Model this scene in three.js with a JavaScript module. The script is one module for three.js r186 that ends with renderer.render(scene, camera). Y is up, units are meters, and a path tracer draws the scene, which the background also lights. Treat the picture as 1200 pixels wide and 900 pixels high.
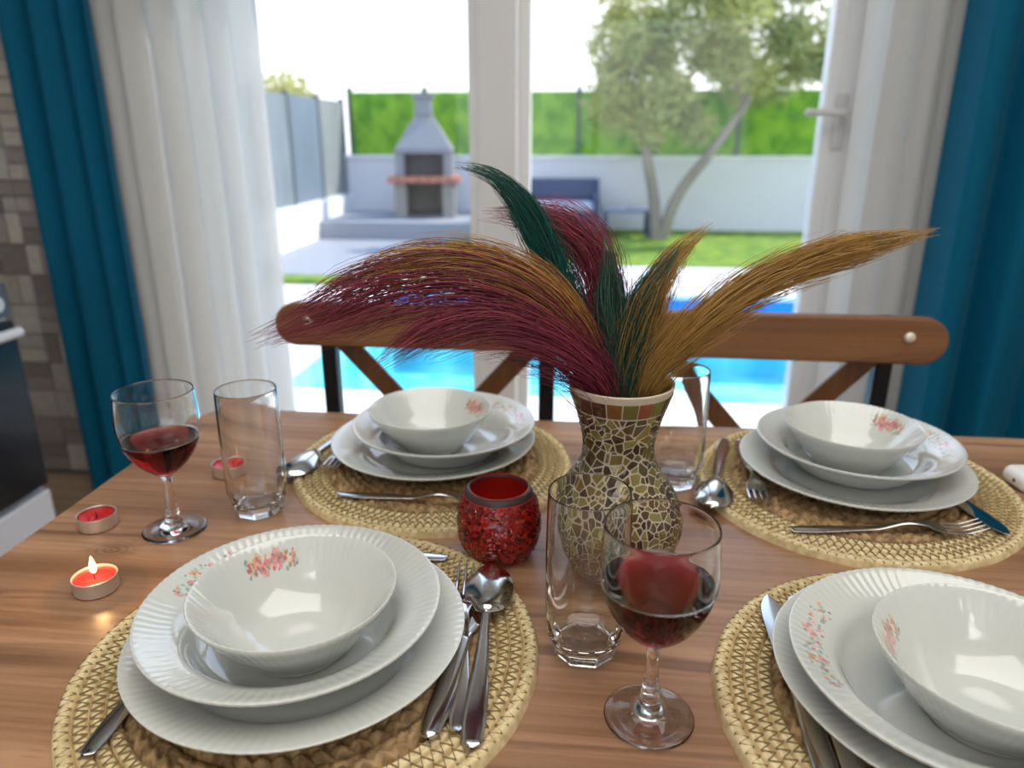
import * as THREE from 'three';
import { RoundedBoxGeometry } from 'three/addons/geometries/RoundedBoxGeometry.js';
import { mergeGeometries, mergeVertices } from 'three/addons/utils/BufferGeometryUtils.js';
import { RectAreaLightUniformsLib } from 'three/addons/lights/RectAreaLightUniformsLib.js';

// ------------------------------------------------------------------ camera, sky, sun, large lights, exposure
const scene = new THREE.Scene();
const FOCAL_PX = 866, PITCH = 18.5 * Math.PI / 180, YAW = 6 * Math.PI / 180, EYE = new THREE.Vector3(0, 1.15, 0);
const camera = new THREE.PerspectiveCamera(2 * Math.atan(450 / FOCAL_PX) * 180 / Math.PI, 4 / 3, 0.02, 200);
camera.position.copy(EYE);
camera.rotation.set(-PITCH, YAW, 0, 'YXZ');
camera.focus = 0.60;
camera.userData.fStop = 4.4;
camera.updateMatrixWorld();

const renderer = new THREE.WebGLRenderer({ antialias: true });
renderer.toneMapping = THREE.LinearToneMapping;
renderer.toneMappingExposure = 1.15;
renderer.shadowMap.enabled = true;
RectAreaLightUniformsLib.init();

{ // bright hazy summer sky: white near the horizon, blue higher up
  const W = 64, H = 256, d = new Float32Array(W * H * 4);
  for (let j = 0; j < H; j++) {
    const el = ((j + 0.5) / H - 0.5) * Math.PI;
    const t = Math.min(1, Math.max(0, (Math.sin(Math.max(0, el)) - 0.16) * 1.6));
    const k = Math.pow(t, 0.75), c = [1.75 + (0.88 - 1.75) * k, 1.78 + (1.28 - 1.78) * k, 1.88 + (2.15 - 1.88) * k];
    for (let i = 0; i < W; i++) { const o = (j * W + i) * 4; d[o] = c[0]; d[o + 1] = c[1]; d[o + 2] = c[2]; d[o + 3] = 1; }
  }
  const t = new THREE.DataTexture(d, W, H, THREE.RGBAFormat, THREE.FloatType);
  t.mapping = THREE.EquirectangularReflectionMapping; t.magFilter = THREE.LinearFilter; t.minFilter = THREE.LinearFilter; t.needsUpdate = true;
  scene.background = t;
}
const sun = new THREE.DirectionalLight(new THREE.Color().setRGB(1, 0.95, 0.88), 5.5);
sun.position.set(9, 10.5, -9.2); sun.target.position.set(0, 0, -5); sun.castShadow = true;
Object.assign(sun.shadow.camera, { left: -14, right: 14, top: 14, bottom: -14, near: 0.5, far: 50 });
sun.shadow.mapSize.set(2048, 2048);
scene.add(sun, sun.target);

// ------------------------------------------------------------------ helpers
let seed = 7;
const rnd = () => { seed = (seed * 1664525 + 1013904223) >>> 0; return seed / 4294967296; };
const rr = (a, b) => a + (b - a) * rnd();
const V = (x, y, z) => new THREE.Vector3(x, y, z);
const lin = (r, g, b) => new THREE.Color().setRGB(r, g, b);
const used = {};
const numbered = n => { const k = used[n] = (used[n] ?? -1) + 1; return k ? `${n}_${String(k).padStart(3, '0')}` : n; };
function mesh(name, geo, mat, parent) {
  const m = new THREE.Mesh(geo, mat); m.name = name; m.castShadow = m.receiveShadow = true;
  if (parent) parent.add(m); else { m.name = numbered(name); scene.add(m); }
  return m;
}
function tag(o, label, category, group) { o.userData.label = label; o.userData.category = category; if (group) o.userData.group = group; return o; }
function thing(name, label, category, [x, y, z] = [0, 0, 0], turn = 0, group) {
  const o = new THREE.Group(); o.name = numbered(name); scene.add(o); o.position.set(x, y, z); o.rotation.y = turn;
  return tag(o, label, category, group);
}
function struct(name, geo, mat) { const m = geo ? mesh(name, geo, mat) : new THREE.Group(); if (!geo) { m.name = name; scene.add(m); } m.name = name; m.userData.kind = 'structure'; return m; }
function dup(root, label, group) {
  const r = root.clone(); r.name = numbered(root.name.replace(/_\d{3}$/, '')); scene.add(r);
  r.userData = { ...root.userData, label }; if (group) r.userData.group = group; return r;
}
const std = (c, roughness = 0.6, o = {}) => new THREE.MeshStandardMaterial({ color: c, roughness, side: THREE.DoubleSide, ...o });
const phys = (c, roughness = 0.5, o = {}) => new THREE.MeshPhysicalMaterial({ color: c, roughness, side: THREE.DoubleSide, ...o });
const box = (w, h, d, x = 0, y = 0, z = 0) => new THREE.BoxGeometry(w, h, d).translate(x, y, z);
const rbox = (w, h, d, r, x = 0, y = 0, z = 0, s = 3) => new RoundedBoxGeometry(w, h, d, s, r).translate(x, y, z);
const span = (x0, x1, y0, y1, z0, z1) => box(x1 - x0, y1 - y0, z1 - z0, (x0 + x1) / 2, (y0 + y1) / 2, (z0 + z1) / 2);
const lathe = (pts, seg = 64) => new THREE.LatheGeometry(pts.map(p => new THREE.Vector2(p[0], p[1])), seg);
function bar(a, b, w, t) { // rectangular bar from a to b
  const A = V(...a), B = V(...b), L = A.distanceTo(B), g = new RoundedBoxGeometry(w, L, t, 2, Math.min(w, t) * 0.2);
  const q = new THREE.Quaternion().setFromUnitVectors(V(0, 1, 0), B.clone().sub(A).normalize());
  return g.applyQuaternion(q).translate((A.x + B.x) / 2, (A.y + B.y) / 2, (A.z + B.z) / 2);
}
function rod(a, b, r0, r1 = r0, seg = 12) {
  const A = V(...a), B = V(...b), L = A.distanceTo(B), g = new THREE.CylinderGeometry(r1, r0, L, seg);
  return g.applyQuaternion(new THREE.Quaternion().setFromUnitVectors(V(0, 1, 0), B.clone().sub(A).normalize())).translate((A.x + B.x) / 2, (A.y + B.y) / 2, (A.z + B.z) / 2);
}
// a grid surface: f(u, v) -> [x, y, z]
function grid(nu, nv, f, closeU = false, uvf) {
  const p = [], uv = [], ix = [], cu = closeU ? nu : nu + 1;
  for (let j = 0; j <= nv; j++) for (let i = 0; i <= nu; i++) { const q = f(i / nu, j / nv); p.push(...q); uv.push(...(uvf ? uvf(q, i / nu, j / nv) : [i / nu, j / nv])); }
  for (let j = 0; j < nv; j++) for (let i = 0; i < nu; i++) { const a = j * (nu + 1) + i, b = a + 1, c = a + nu + 1, d = c + 1; ix.push(a, c, b, b, c, d); }
  let g = new THREE.BufferGeometry();
  g.setAttribute('position', new THREE.Float32BufferAttribute(p, 3)); g.setAttribute('uv', new THREE.Float32BufferAttribute(uv, 2)); g.setIndex(ix);
  if (closeU) { const u2 = g.attributes.uv; g.deleteAttribute('uv'); if (uvf) { g = mergeVertices(g, 1e-6); const P = g.attributes.position, q = []; for (let k = 0; k < P.count; k++) q.push(...uvf([P.getX(k), P.getY(k), P.getZ(k)])); g.setAttribute('uv', new THREE.Float32BufferAttribute(q, 2)); } else { g = mergeVertices(g, 1e-6); const P = g.attributes.position, q = []; for (let k = 0; k < P.count; k++) q.push(P.getX(k), P.getZ(k)); g.setAttribute('uv', new THREE.Float32BufferAttribute(q, 2)); } }
  g.computeVertexNormals(); return g;
}
const merge = list => mergeGeometries(list.map(g => { const h = g.index ? g.toNonIndexed() : g; for (const k of Object.keys(h.attributes)) if (!['position', 'normal', 'uv', 'color'].includes(k)) h.deleteAttribute(k); return h; }));
// value noise
const hash = (x, y, s) => { let h = (x * 374761393 + y * 668265263 + s * 974711) | 0; h = Math.imul(h ^ (h >>> 13), 1274126177); return ((h ^ (h >>> 16)) >>> 0) / 4294967296; };
function noise(x, y, s = 0) { const i = Math.floor(x), j = Math.floor(y), fx = x - i, fy = y - j, u = fx * fx * (3 - 2 * fx), v = fy * fy * (3 - 2 * fy);
  return (hash(i, j, s) * (1 - u) + hash(i + 1, j, s) * u) * (1 - v) + (hash(i, j + 1, s) * (1 - u) + hash(i + 1, j + 1, s) * u) * v; }
const fbm = (x, y, s = 0, o = 4) => { let a = 0, k = 0.5, t = 0; for (let i = 0; i < o; i++) { a += k * noise(x, y, s + i * 13); t += k; k /= 2; x *= 2.03; y *= 2.03; } return a / t; };
function tex(w, h, fn, repeat) { // fn(u, v) -> linear rgb
  const d = new Uint8Array(w * h * 4), enc = c => Math.round(255 * Math.min(1, Math.max(0, c <= 0.0031308 ? 12.92 * c : 1.055 * Math.pow(c, 1 / 2.4) - 0.055)));
  for (let j = 0; j < h; j++) for (let i = 0; i < w; i++) { const c = fn((i + 0.5) / w, (j + 0.5) / h), o = (j * w + i) * 4; d[o] = enc(c[0]); d[o + 1] = enc(c[1]); d[o + 2] = enc(c[2]); d[o + 3] = 255; }
  const t = new THREE.DataTexture(d, w, h); t.colorSpace = THREE.SRGBColorSpace; t.magFilter = THREE.LinearFilter; t.minFilter = THREE.LinearFilter;
  t.wrapS = t.wrapT = THREE.RepeatWrapping; if (repeat) t.repeat.set(...repeat); t.needsUpdate = true; return t;
}
function bumpTex(w, h, fn) {
  const d = new Uint8Array(w * h * 4);
  for (let j = 0; j < h; j++) for (let i = 0; i < w; i++) { const c = Math.round(255 * Math.min(1, Math.max(0, fn((i + 0.5) / w, (j + 0.5) / h)))), o = (j * w + i) * 4; d[o] = d[o + 1] = d[o + 2] = c; d[o + 3] = 255; }
  const t = new THREE.DataTexture(d, w, h); t.magFilter = THREE.LinearFilter; t.minFilter = THREE.LinearFilter; t.wrapS = t.wrapT = THREE.RepeatWrapping; t.needsUpdate = true; return t;
}
const mix3 = (a, b, t) => [a[0] + (b[0] - a[0]) * t, a[1] + (b[1] - a[1]) * t, a[2] + (b[2] - a[2]) * t];
function uvXZ(g, sx = 1, sz = 1, ax = 'x', az = 'z') { const P = g.attributes.position, q = [], get = { x: k => P.getX(k), y: k => P.getY(k), z: k => P.getZ(k) }; for (let k = 0; k < P.count; k++) q.push(get[ax](k) * sx, get[az](k) * sz); g.setAttribute('uv', new THREE.Float32BufferAttribute(q, 2)); return g; }
// a photograph pixel (1200 x 900) gives a direction; the plane z = const that the thing stands in gives the distance
const FW = V(-Math.sin(YAW) * Math.cos(PITCH), -Math.sin(PITCH), -Math.cos(YAW) * Math.cos(PITCH)), RT = V(Math.cos(YAW), 0, -Math.sin(YAW)), UPV = RT.clone().cross(FW);
const at = (px, py, z) => { const d = FW.clone().addScaledVector(RT, (px - 600) / FOCAL_PX).addScaledVector(UPV, -(py - 450) / FOCAL_PX); return EYE.clone().addScaledVector(d, (z - EYE.z) / d.z); };

// ------------------------------------------------------------------ materials
const WALL = std(lin(0.72, 0.70, 0.66), 0.9), WHITE_PVC = std(lin(0.78, 0.78, 0.78), 0.35), BLACK_METAL = std(lin(0.015, 0.015, 0.017), 0.4, { metalness: 0.3 });
const mirrored = t => { t.wrapS = t.wrapT = THREE.MirroredRepeatWrapping; return t; };
const woodTex = (w, h, su, sv, s, dark, light, vein, knots = []) => mirrored(tex(w, h, (u, v) => {
  let x = u * su, y = v * sv; const y00 = y;
  for (const [kx, ky, kr] of knots) { const dx = (x - kx) / 2.2, dy = y - ky, q = Math.exp(-(dx * dx + dy * dy) / (kr * kr)); y += q * kr * 0.55 * Math.sign(dy || 1); }
  const warp = fbm(x * 1.4, y * 5, s) * 0.09;
  const band = fbm(x * 1.1, (y + warp) * 26, s + 40, 4), fine = fbm(x * 3.2, y * 260, s + 80, 3), pore = noise(x * 42, y * 900, s + 5);
  let c = mix3(dark, light, Math.min(1, Math.max(0, (band - 0.5) * 1.7 + 0.5 + (fine - 0.5) * 0.75)));
  const st = Math.max(0, fbm(x * 1.6, (y + warp) * 60, s + 120, 3) - 0.6) * 3.2; c = mix3(c, vein, Math.min(0.65, st));
  if (pore > 0.8) c = mix3(c, vein, (pore - 0.8) * 1.6);
  for (const [kx, ky, kr] of knots) { const dx = (x - kx) / 1.6, dy = y00 - ky, q = Math.sqrt(dx * dx + dy * dy) / kr; if (q < 1.6) { const ring = 0.5 + 0.5 * Math.sin(q * 16 + fbm(x * 40, y * 40, 3) * 4); c = mix3(c, vein, Math.max(0, 1 - q / 1.6) * (0.35 + 0.6 * ring)); } }
  return c;
}));
const TABLE_WOOD = std(0xffffff, 0.34, { map: woodTex(2048, 1536, 1.5, 1.0, 3, [0.235, 0.115, 0.055], [0.46, 0.262, 0.148], [0.105, 0.048, 0.024], [[0.105, 0.412, 0.013], [0.03, 0.50, 0.012], [0.07, 0.56, 0.009], [0.62, 0.80, 0.010]]) });
const CHAIR_WOOD = std(0xffffff, 0.42, { map: woodTex(1024, 256, 0.7, 0.25, 51, [0.15, 0.06, 0.021], [0.26, 0.115, 0.043], [0.075, 0.03, 0.011]) });
const STEEL = std(lin(0.72, 0.70, 0.68), 0.12, { metalness: 1 });
const GLASS = phys(lin(0.985, 0.99, 0.985), 0.0, { transmission: 1, thickness: 0.01, ior: 1.5 });
const PANE = phys(lin(0.97, 0.98, 0.98), 0.0, { transmission: 1, thickness: 0, ior: 1.45, specularIntensity: 0.6 });

// ------------------------------------------------------------------ the room shell
const ZW = -2.25, ZO = -2.5, CEIL = 2.65, XL = -2.75, XR = 2.3, ZB = 3.2;         // window wall inner / outer face
const DX0 = -1.2, DX1 = 0.74, DH = 2.25;                                          // door opening
{
  const floorTex = woodTex(1024, 512, 2, 1, 77, [0.30, 0.20, 0.12], [0.44, 0.32, 0.21], [0.2, 0.12, 0.07]);
  const f = struct('floor', uvXZ(span(XL - 0.2, XR + 0.2, -0.12, 0, ZO, ZB + 0.2), 0.5, 1), std(0xffffff, 0.5, { map: floorTex }));
  struct('ceiling', span(XL - 0.2, XR + 0.2, CEIL, CEIL + 0.2, ZO, ZB + 0.2), std(lin(0.8, 0.8, 0.79), 0.9));
  struct('wall_left', span(XL - 0.2, XL, 0, CEIL, ZW, ZB), WALL);
  struct('wall_right', span(XR, XR + 0.2, 0, CEIL, ZW, ZB), WALL);
  // wall with the garden door
  struct('wall_front', merge([span(XL - 0.2, DX0, 0, CEIL, ZO, ZW), span(DX1, XR + 0.2, 0, CEIL, ZO, ZW), span(DX0, DX1, DH, CEIL, ZO, ZW)]), WALL);
  // wall behind the camera with a wide window
  struct('wall_back', merge([span(XL - 0.2, -1.5, 0, CEIL, ZB, ZB + 0.2), span(1.6, XR + 0.2, 0, CEIL, ZB, ZB + 0.2), span(-1.5, 1.6, 0, 0.75, ZB, ZB + 0.2), span(-1.5, 1.6, 2.3, CEIL, ZB, ZB + 0.2)]), WALL);
  const w2 = struct('window_1');
  for (const [a, b, c, d] of [[-1.5, -1.43, 0.75, 2.3], [1.53, 1.6, 0.75, 2.3], [-0.03, 0.05, 0.82, 2.23], [-1.43, 1.53, 0.75, 0.82], [-1.43, 1.53, 2.23, 2.3]]) mesh('window_frame', span(a, b, c, d, ZB + 0.06, ZB + 0.14), WHITE_PVC, w2);
  for (const [a, b] of [[-1.43, -0.03], [0.05, 1.53]]) mesh('pane', span(a, b, 0.82, 2.23, ZB + 0.098, ZB + 0.102), PANE, w2);

  // garden door: outer frame, mullion, sashes, panes, handle
  const d1 = struct('door_1');
  const z0 = -2.42, z1 = -2.34;
  for (const [a, b, c, d] of [[DX0, DX0 + 0.05, 0, DH], [DX1 - 0.05, DX1, 0, DH], [DX0 + 0.05, DX1 - 0.05, DH - 0.05, DH], [DX0 + 0.05, DX1 - 0.05, 0, 0.03]]) mesh('door_frame', span(a, b, c, d, z0, z1), WHITE_PVC, d1);
  mesh('mullion', rbox(0.115, DH - 0.08, 0.1, 0.006, -0.285, (DH - 0.02) / 2 + 0.01, -2.36), WHITE_PVC, d1);
  for (const [a, b] of [[DX0 + 0.05, -0.3425], [-0.2275, DX1 - 0.05]]) {
    const st = 0.035;
    for (const [p, q, c, d] of [[a, a + st, 0.03, DH - 0.05], [b - st, b, 0.03, DH - 0.05], [a + st, b - st, 0.03, 0.1], [a + st, b - st, DH - 0.12, DH - 0.05]]) mesh('stile', span(p, q, c, d, -2.405, -2.345), WHITE_PVC, d1);
    mesh('pane', span(a + st, b - st, 0.1, DH - 0.12, -2.385, -2.38), PANE, d1);
  }
  const h = mesh('door_handle', merge([rbox(0.032, 0.15, 0.012, 0.005, 0.7, 1.19, -2.335), rod([0.7, 1.215, -2.335], [0.7, 1.215, -2.285], 0.009), rbox(0.125, 0.02, 0.016, 0.007, 0.65, 1.215, -2.285)]), std(lin(0.62, 0.6, 0.58), 0.35, { metalness: 0.2 }), d1);
  h.userData.label = 'light grey lever handle';
  // sill under the door
  mesh('threshold', span(DX0, DX1, -0.02, 0.012, ZO - 0.03, ZW - 0.01), std(lin(0.72, 0.71, 0.7), 0.5), d1);
}

// split-face stone mosaic on the wall beside the curtain: a 10 cm module of large and half tiles
{
  const clad = struct('wall_tiling', span(XL + 0.001, -1.52, 0.0, CEIL, ZW, ZW + 0.006), std(lin(0.17, 0.16, 0.15), 0.9));
  clad.name = 'wall_cladding';
  const tones = [[0.50, 0.47, 0.42], [0.38, 0.36, 0.33], [0.27, 0.24, 0.23], [0.21, 0.185, 0.175], [0.45, 0.44, 0.39], [0.31, 0.28, 0.265]];
  const mats = tones.map((t, i) => std(0xffffff, 0.75, { map: tex(64, 64, (u, v) => { const k = 0.82 + 0.36 * fbm(u * 6, v * 6, 200 + i); return t.map(c => c * k); }) }));
  const M = 0.1, gap = 0.003, shapes = {};
  const geo = (w, h) => shapes[`${w.toFixed(3)}_${h.toFixed(3)}`] ??= new RoundedBoxGeometry(w - gap, h - gap, 0.012, 1, 0.002);
  for (let j = 0; j < 24; j++) for (let i = 0; i < 10; i++) {
    const x0 = -2.52 + i * M, y0 = 0.02 + j * M, k = hash(i, j, 9);
    if (x0 < -2.13 && (y0 < 0.1)) continue;
    const cells = k < 0.42 ? [[0, 0, 1, 1]] : k < 0.68 ? [[0, 0, 0.5, 1], [0.5, 0, 0.5, 1]] : k < 0.86 ? [[0, 0, 1, 0.5], [0, 0.5, 1, 0.5]] : [[0, 0, 0.5, 0.5], [0.5, 0, 0.5, 0.5], [0, 0.5, 1, 0.5]];
    for (const [a, b, w, h] of cells) {
      const t = mesh('tile', geo(w * M, h * M), mats[Math.floor(hash(i * 7 + a * 4, j * 5 + b * 4, 21) * 6)], clad);
      t.position.set(x0 + (a + w / 2) * M, y0 + (b + h / 2) * M, ZW + 0.011 + hash(i, j, 33 + a * 2 + b) * 0.004);
    }
  }
}

// ceiling light panels
for (const [x, z, w, d, power, place] of [[0.15, -0.3, 2.4, 1.7, 1.15, 'over the dining table'], [0, 2.0, 1.5, 0.9, 2.6, 'at the back of the room']]) {
  const g = thing('ceiling_light_panel', `large white ceiling light panel ${place}`, 'light', [x, CEIL, z]);
  mesh('housing', rbox(w + 0.06, 0.05, d + 0.06, 0.01, 0, -0.025, 0), WHITE_PVC, g);
  mesh('diffuser', box(w, 0.006, d, 0, -0.053, 0), std(lin(0.9, 0.9, 0.88), 0.6, { emissive: lin(1, 0.96, 0.9), emissiveIntensity: 1.2 }), g);
  const l = new THREE.RectAreaLight(lin(1, 0.965, 0.92), power, w, d);
  l.position.set(x, CEIL - 0.06, z); l.rotation.x = -Math.PI / 2; scene.add(l);
}

// ------------------------------------------------------------------ the garden
{
  const paving = std(0xffffff, 0.8, { map: tex(256, 256, (u, v) => { const k = 0.84 + 0.12 * fbm(u * 20, v * 20, 61); return [0.74 * k, 0.73 * k, 0.71 * k]; }) });
  const lawnTex = tex(512, 512, (u, v) => { const k = fbm(u * 18, v * 18, 71, 3), f = noise(u * 256, v * 256, 72); return mix3([0.06, 0.15, 0.01], [0.22, 0.31, 0.018], Math.min(1, Math.max(0, (k - 0.5) * 1.6 + 0.45 + (f - 0.5) * 0.4))); });
  const lawn = std(0xffffff, 0.95, { map: lawnTex });
  const PX0 = -1.5, PX1 = 6.4, PZ0 = -5.62, PZ1 = -3.18;     // pool basin
  // ground of the plot in pieces round the pool
  struct('ground_terrace', uvXZ(merge([span(-3.2, 7.5, -0.3, -0.02, PZ1 + 0.1, ZO - 0.03), span(-3.2, PX0 - 0.1, -0.3, -0.02, -5.9, PZ1 + 0.1), span(-1.9, 7.5, -0.3, -0.02, -7.1, PZ0 - 0.1), span(PX1 + 0.1, 7.5, -0.3, -0.02, PZ0 - 0.1, PZ1 + 0.1)]), 1, 1), paving);
  struct('ground_lawn', uvXZ(merge([span(-1.6, 7.5, -0.3, -0.01, -10, -7.1), span(-3.2, -1.9, -0.3, 0.02, -6.15, -5.9)]), 0.5, 0.5), lawn);
  struct('ground_path', uvXZ(merge([span(-3.2, -1.9, -0.3, 0, -8.6, -6.15), span(-1.9, -1.6, -0.3, 0, -8.6, -7.1)]), 1, 1), std(lin(0.26, 0.27, 0.3), 0.85));
  struct('ground_barbecue_terrace', span(-3.2, -0.9, -0.3, 0.2, -10, -8.6), std(lin(0.28, 0.29, 0.32), 0.85));
  struct('ground_beyond', uvXZ(merge([span(-60, 60, -1.0, -0.66, -60, 60)]), 0.3, 0.3), std(lin(0.3, 0.28, 0.22), 0.95));
  // pool
  const pool = thing('swimming_pool', 'rectangular garden pool of bright turquoise water beyond the terrace', 'pool', [0, 0, 0]);
  const lining = std(0xffffff, 0.5, { map: tex(256, 256, (u, v) => { const k = fbm(u * 12, v * 12, 88, 3); return mix3([0.07, 0.52, 0.68], [0.36, 0.84, 0.84], Math.min(1, Math.max(0, (k - 0.5) * 2.2 + 0.5))); }) });
  mesh('basin', uvXZ(merge([span(PX0, PX1, -0.65, -0.6, PZ0, PZ1), span(PX0 - 0.1, PX0, -0.65, -0.02, PZ0, PZ1), span(PX1, PX1 + 0.1, -0.65, -0.02, PZ0, PZ1), span(PX0, PX1, -0.65, -0.2, PZ0 - 0.1, PZ0), span(PX0, PX1, -0.65, -0.2, PZ1, PZ1 + 0.1)]), 0.3, 0.3), lining, pool);
  mesh('tile_band', merge([span(PX0, PX1, -0.2, -0.02, PZ0 - 0.1, PZ0), span(PX0, PX1, -0.2, -0.02, PZ1, PZ1 + 0.1)]), std(lin(0.0, 0.22, 0.75), 0.35), pool);
  mesh('coping', merge([span(PX0 - 0.3, PX1 + 0.3, -0.02, 0.02, PZ0 - 0.32, PZ0 + 0.01), span(PX0 - 0.3, PX1 + 0.3, -0.02, 0.02, PZ1 - 0.01, PZ1 + 0.3), span(PX0 - 0.3, PX0 + 0.01, -0.02, 0.02, PZ0, PZ1), span(PX1 - 0.01, PX1 + 0.3, -0.02, 0.02, PZ0, PZ1)]), std(lin(0.8, 0.8, 0.79), 0.6), pool);
  const ripples = bumpTex(256, 256, (u, v) => 0.5 + 0.5 * (fbm(u * 10, v * 10, 90, 3) - 0.5) * 2);
  mesh('water', uvXZ(new THREE.PlaneGeometry(PX1 - PX0, PZ1 - PZ0).rotateX(-Math.PI / 2).translate((PX0 + PX1) / 2, -0.17, (PZ0 + PZ1) / 2), 0.6, 0.6), phys(lin(0.82, 0.98, 0.99), 0.02, { transmission: 1, thickness: 0, ior: 1.33, specularIntensity: 0.3, bumpMap: ripples, bumpScale: 0.004 }), pool);

  // boundary wall with green screen fence
  const rw = struct('wall_garden_rear', span(-3.4, 8, -0.3, 0.88, -10.2, -10), std(lin(0.70, 0.69, 0.71), 0.85));
  mesh('wall_cap', rbox(11.4, 0.04, 0.26, 0.008, 2.3, 0.9, -10.1), std(lin(0.8, 0.8, 0.8), 0.8), rw);
  const greens = [0, 1, 2].map(i => std(0xffffff, 0.9, { map: tex(128, 256, (u, v) => { const k = fbm(u * 9, v * 5, 300 + i, 3), f = noise(u * 120, v * 90, 310 + i); return mix3([0.075, 0.24, 0.012], [0.25, 0.46, 0.03], Math.min(1, Math.max(0, (k - 0.5) * 1.8 + 0.5 + (f - 0.5) * 0.5))); }), bumpMap: bumpTex(128, 256, (u, v) => noise(u * 100, v * 80, 330 + i)), bumpScale: 0.01 }));
  const fence = thing('hedge_screen_fence', 'bright green artificial hedge screen on the white garden wall', 'fence', [0, 0, -10.1]);
  for (let i = 0; i < 11; i++) {
    const x = -3.2 + i * 1.0;
    mesh('panel', box(0.94, 0.78, 0.05, x + 0.5, 1.31, 0), greens[i % 3], fence);
    mesh('post', box(0.06, 0.84, 0.07, x, 1.34, 0), std(lin(0.07, 0.13, 0.06), 0.6), fence);
  }
  // side wall with grey fence
  struct('wall_garden_left', span(-3.4, -3.2, -0.3, 0.42, -10, ZO), std(lin(0.8, 0.8, 0.79), 0.8));
  const side = thing('grey_panel_fence', 'grey blue panel fence along the low white side wall', 'fence', [-3.3, 0.42, 0]);
  const greys = [[0.13, 0.17, 0.21], [0.22, 0.24, 0.24], [0.17, 0.20, 0.22]].map((c, i) => std(0xffffff, 0.7, { map: tex(64, 128, (u, v) => { const k = 0.8 + 0.4 * fbm(u * 10, v * 2, 340 + i); return c.map(q => q * k); }) }));
  for (let i = 0; i < 8; i++) { mesh('panel', box(0.04, 1.15, 0.88, 0, 0.59, -3.05 - i * 0.93), greys[i % 3], side); mesh('post', box(0.06, 1.2, 0.05, 0, 0.6, -2.585 - i * 0.93), std(lin(0.05, 0.07, 0.09), 0.5), side); }
  mesh('post', box(0.06, 1.2, 0.05, 0, 0.6, -2.585 - 8 * 0.93), std(lin(0.04, 0.06, 0.08), 0.5), side);

  // masonry barbecue
  const bq = thing('masonry_barbecue', 'grey masonry barbecue with tapered chimney and red brick shelf', 'barbecue', [-2.06, 0.2, -9.35], 0.12);
  const conc = std(lin(0.25, 0.25, 0.26), 0.9), brick = std(lin(0.42, 0.17, 0.11), 0.85), soot = std(lin(0.11, 0.10, 0.095), 0.9);
  mesh('base', merge([span(-0.36, -0.22, 0, 0.42, -0.25, 0.25), span(0.22, 0.36, 0, 0.42, -0.25, 0.25), span(-0.22, 0.22, 0, 0.42, -0.25, -0.18)]), std(lin(0.27, 0.25, 0.22), 0.9), bq);
  mesh('wood_store_floor', span(-0.22, 0.22, 0, 0.05, -0.18, 0.24), soot, bq);
  for (let i = 0; i < 7; i++) mesh('brick', rbox(0.115, 0.07, 0.62, 0.008, -0.372 + i * 0.124, 0.455, 0.02, 1), brick, bq);
  mesh('firebox', merge([span(-0.34, -0.24, 0.49, 0.8, -0.25, 0.2), span(0.24, 0.34, 0.49, 0.8, -0.25, 0.2), span(-0.24, 0.24, 0.49, 0.8, -0.25, -0.18)]), conc, bq);
  mesh('hood', (() => { const g = new THREE.CylinderGeometry(0.13, 0.5, 0.42, 4, 1).rotateY(Math.PI / 4).scale(1, 1, 0.72); return g.toNonIndexed().translate(0, 1.0, -0.03); })(), conc, bq).geometry.computeVertexNormals();
  mesh('lintel', span(-0.34, 0.34, 0.76, 0.82, -0.24, 0.22), conc, bq);
  mesh('chimney', merge([span(-0.1, 0.1, 1.2, 1.42, -0.12, 0.06), span(-0.13, 0.13, 1.4, 1.44, -0.15, 0.09)]), conc, bq);

  // outdoor sofa and low table
  const rattan = std(lin(0.055, 0.075, 0.14), 0.7), cushion = std(lin(0.42, 0.45, 0.55), 0.9);
  const so = thing('garden_sofa', 'dark blue grey garden sofa with pale seat cushion before white wall', 'sofa', [-0.37, 0, -9.45]);
  mesh('backrest', rbox(0.92, 0.3, 0.1, 0.02, 0, 0.5, -0.28), rattan, so);
  mesh('seat_base', rbox(0.92, 0.16, 0.6, 0.02, 0, 0.2, 0.02), rattan, so);
  mesh('seat_cushion', rbox(0.78, 0.1, 0.54, 0.03, 0, 0.33, 0.05), cushion, so);
  for (const s of [-1, 1]) { mesh('armrest', rbox(0.08, 0.34, 0.62, 0.02, s * 0.43, 0.3, 0.02), rattan, so); for (const q of [-1, 1]) mesh('leg', box(0.05, 0.14, 0.05, s * 0.42, 0.06, q * 0.24), rattan, so); }
  const lt = thing('garden_table', 'low blue grey garden table beside the olive trunk', 'table', [0.43, 0, -9.42]);
  mesh('table_top', rbox(0.6, 0.05, 0.45, 0.01, 0, 0.3, 0), std(lin(0.2, 0.22, 0.3), 0.6), lt);
  for (const a of [-1, 1]) for (const b of [-1, 1]) mesh('leg', box(0.05, 0.29, 0.05, a * 0.26, 0.135, b * 0.18), rattan, lt);

  // olive tree with two leaning trunks
  const tree = thing('olive_tree', 'olive tree with two leaning trunks and airy grey green crown', 'tree', [0.78, 0, -9.1]);
  const bark = std(0xffffff, 0.95, { map: tex(64, 256, (u, v) => { const k = fbm(u * 8, v * 20, 400); return mix3([0.17, 0.14, 0.11], [0.36, 0.31, 0.25], k); }) });
  const trunk = pts => new THREE.TubeGeometry(new THREE.CatmullRomCurve3(pts.map(p => V(...p))), 20, 1, 8);
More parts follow.
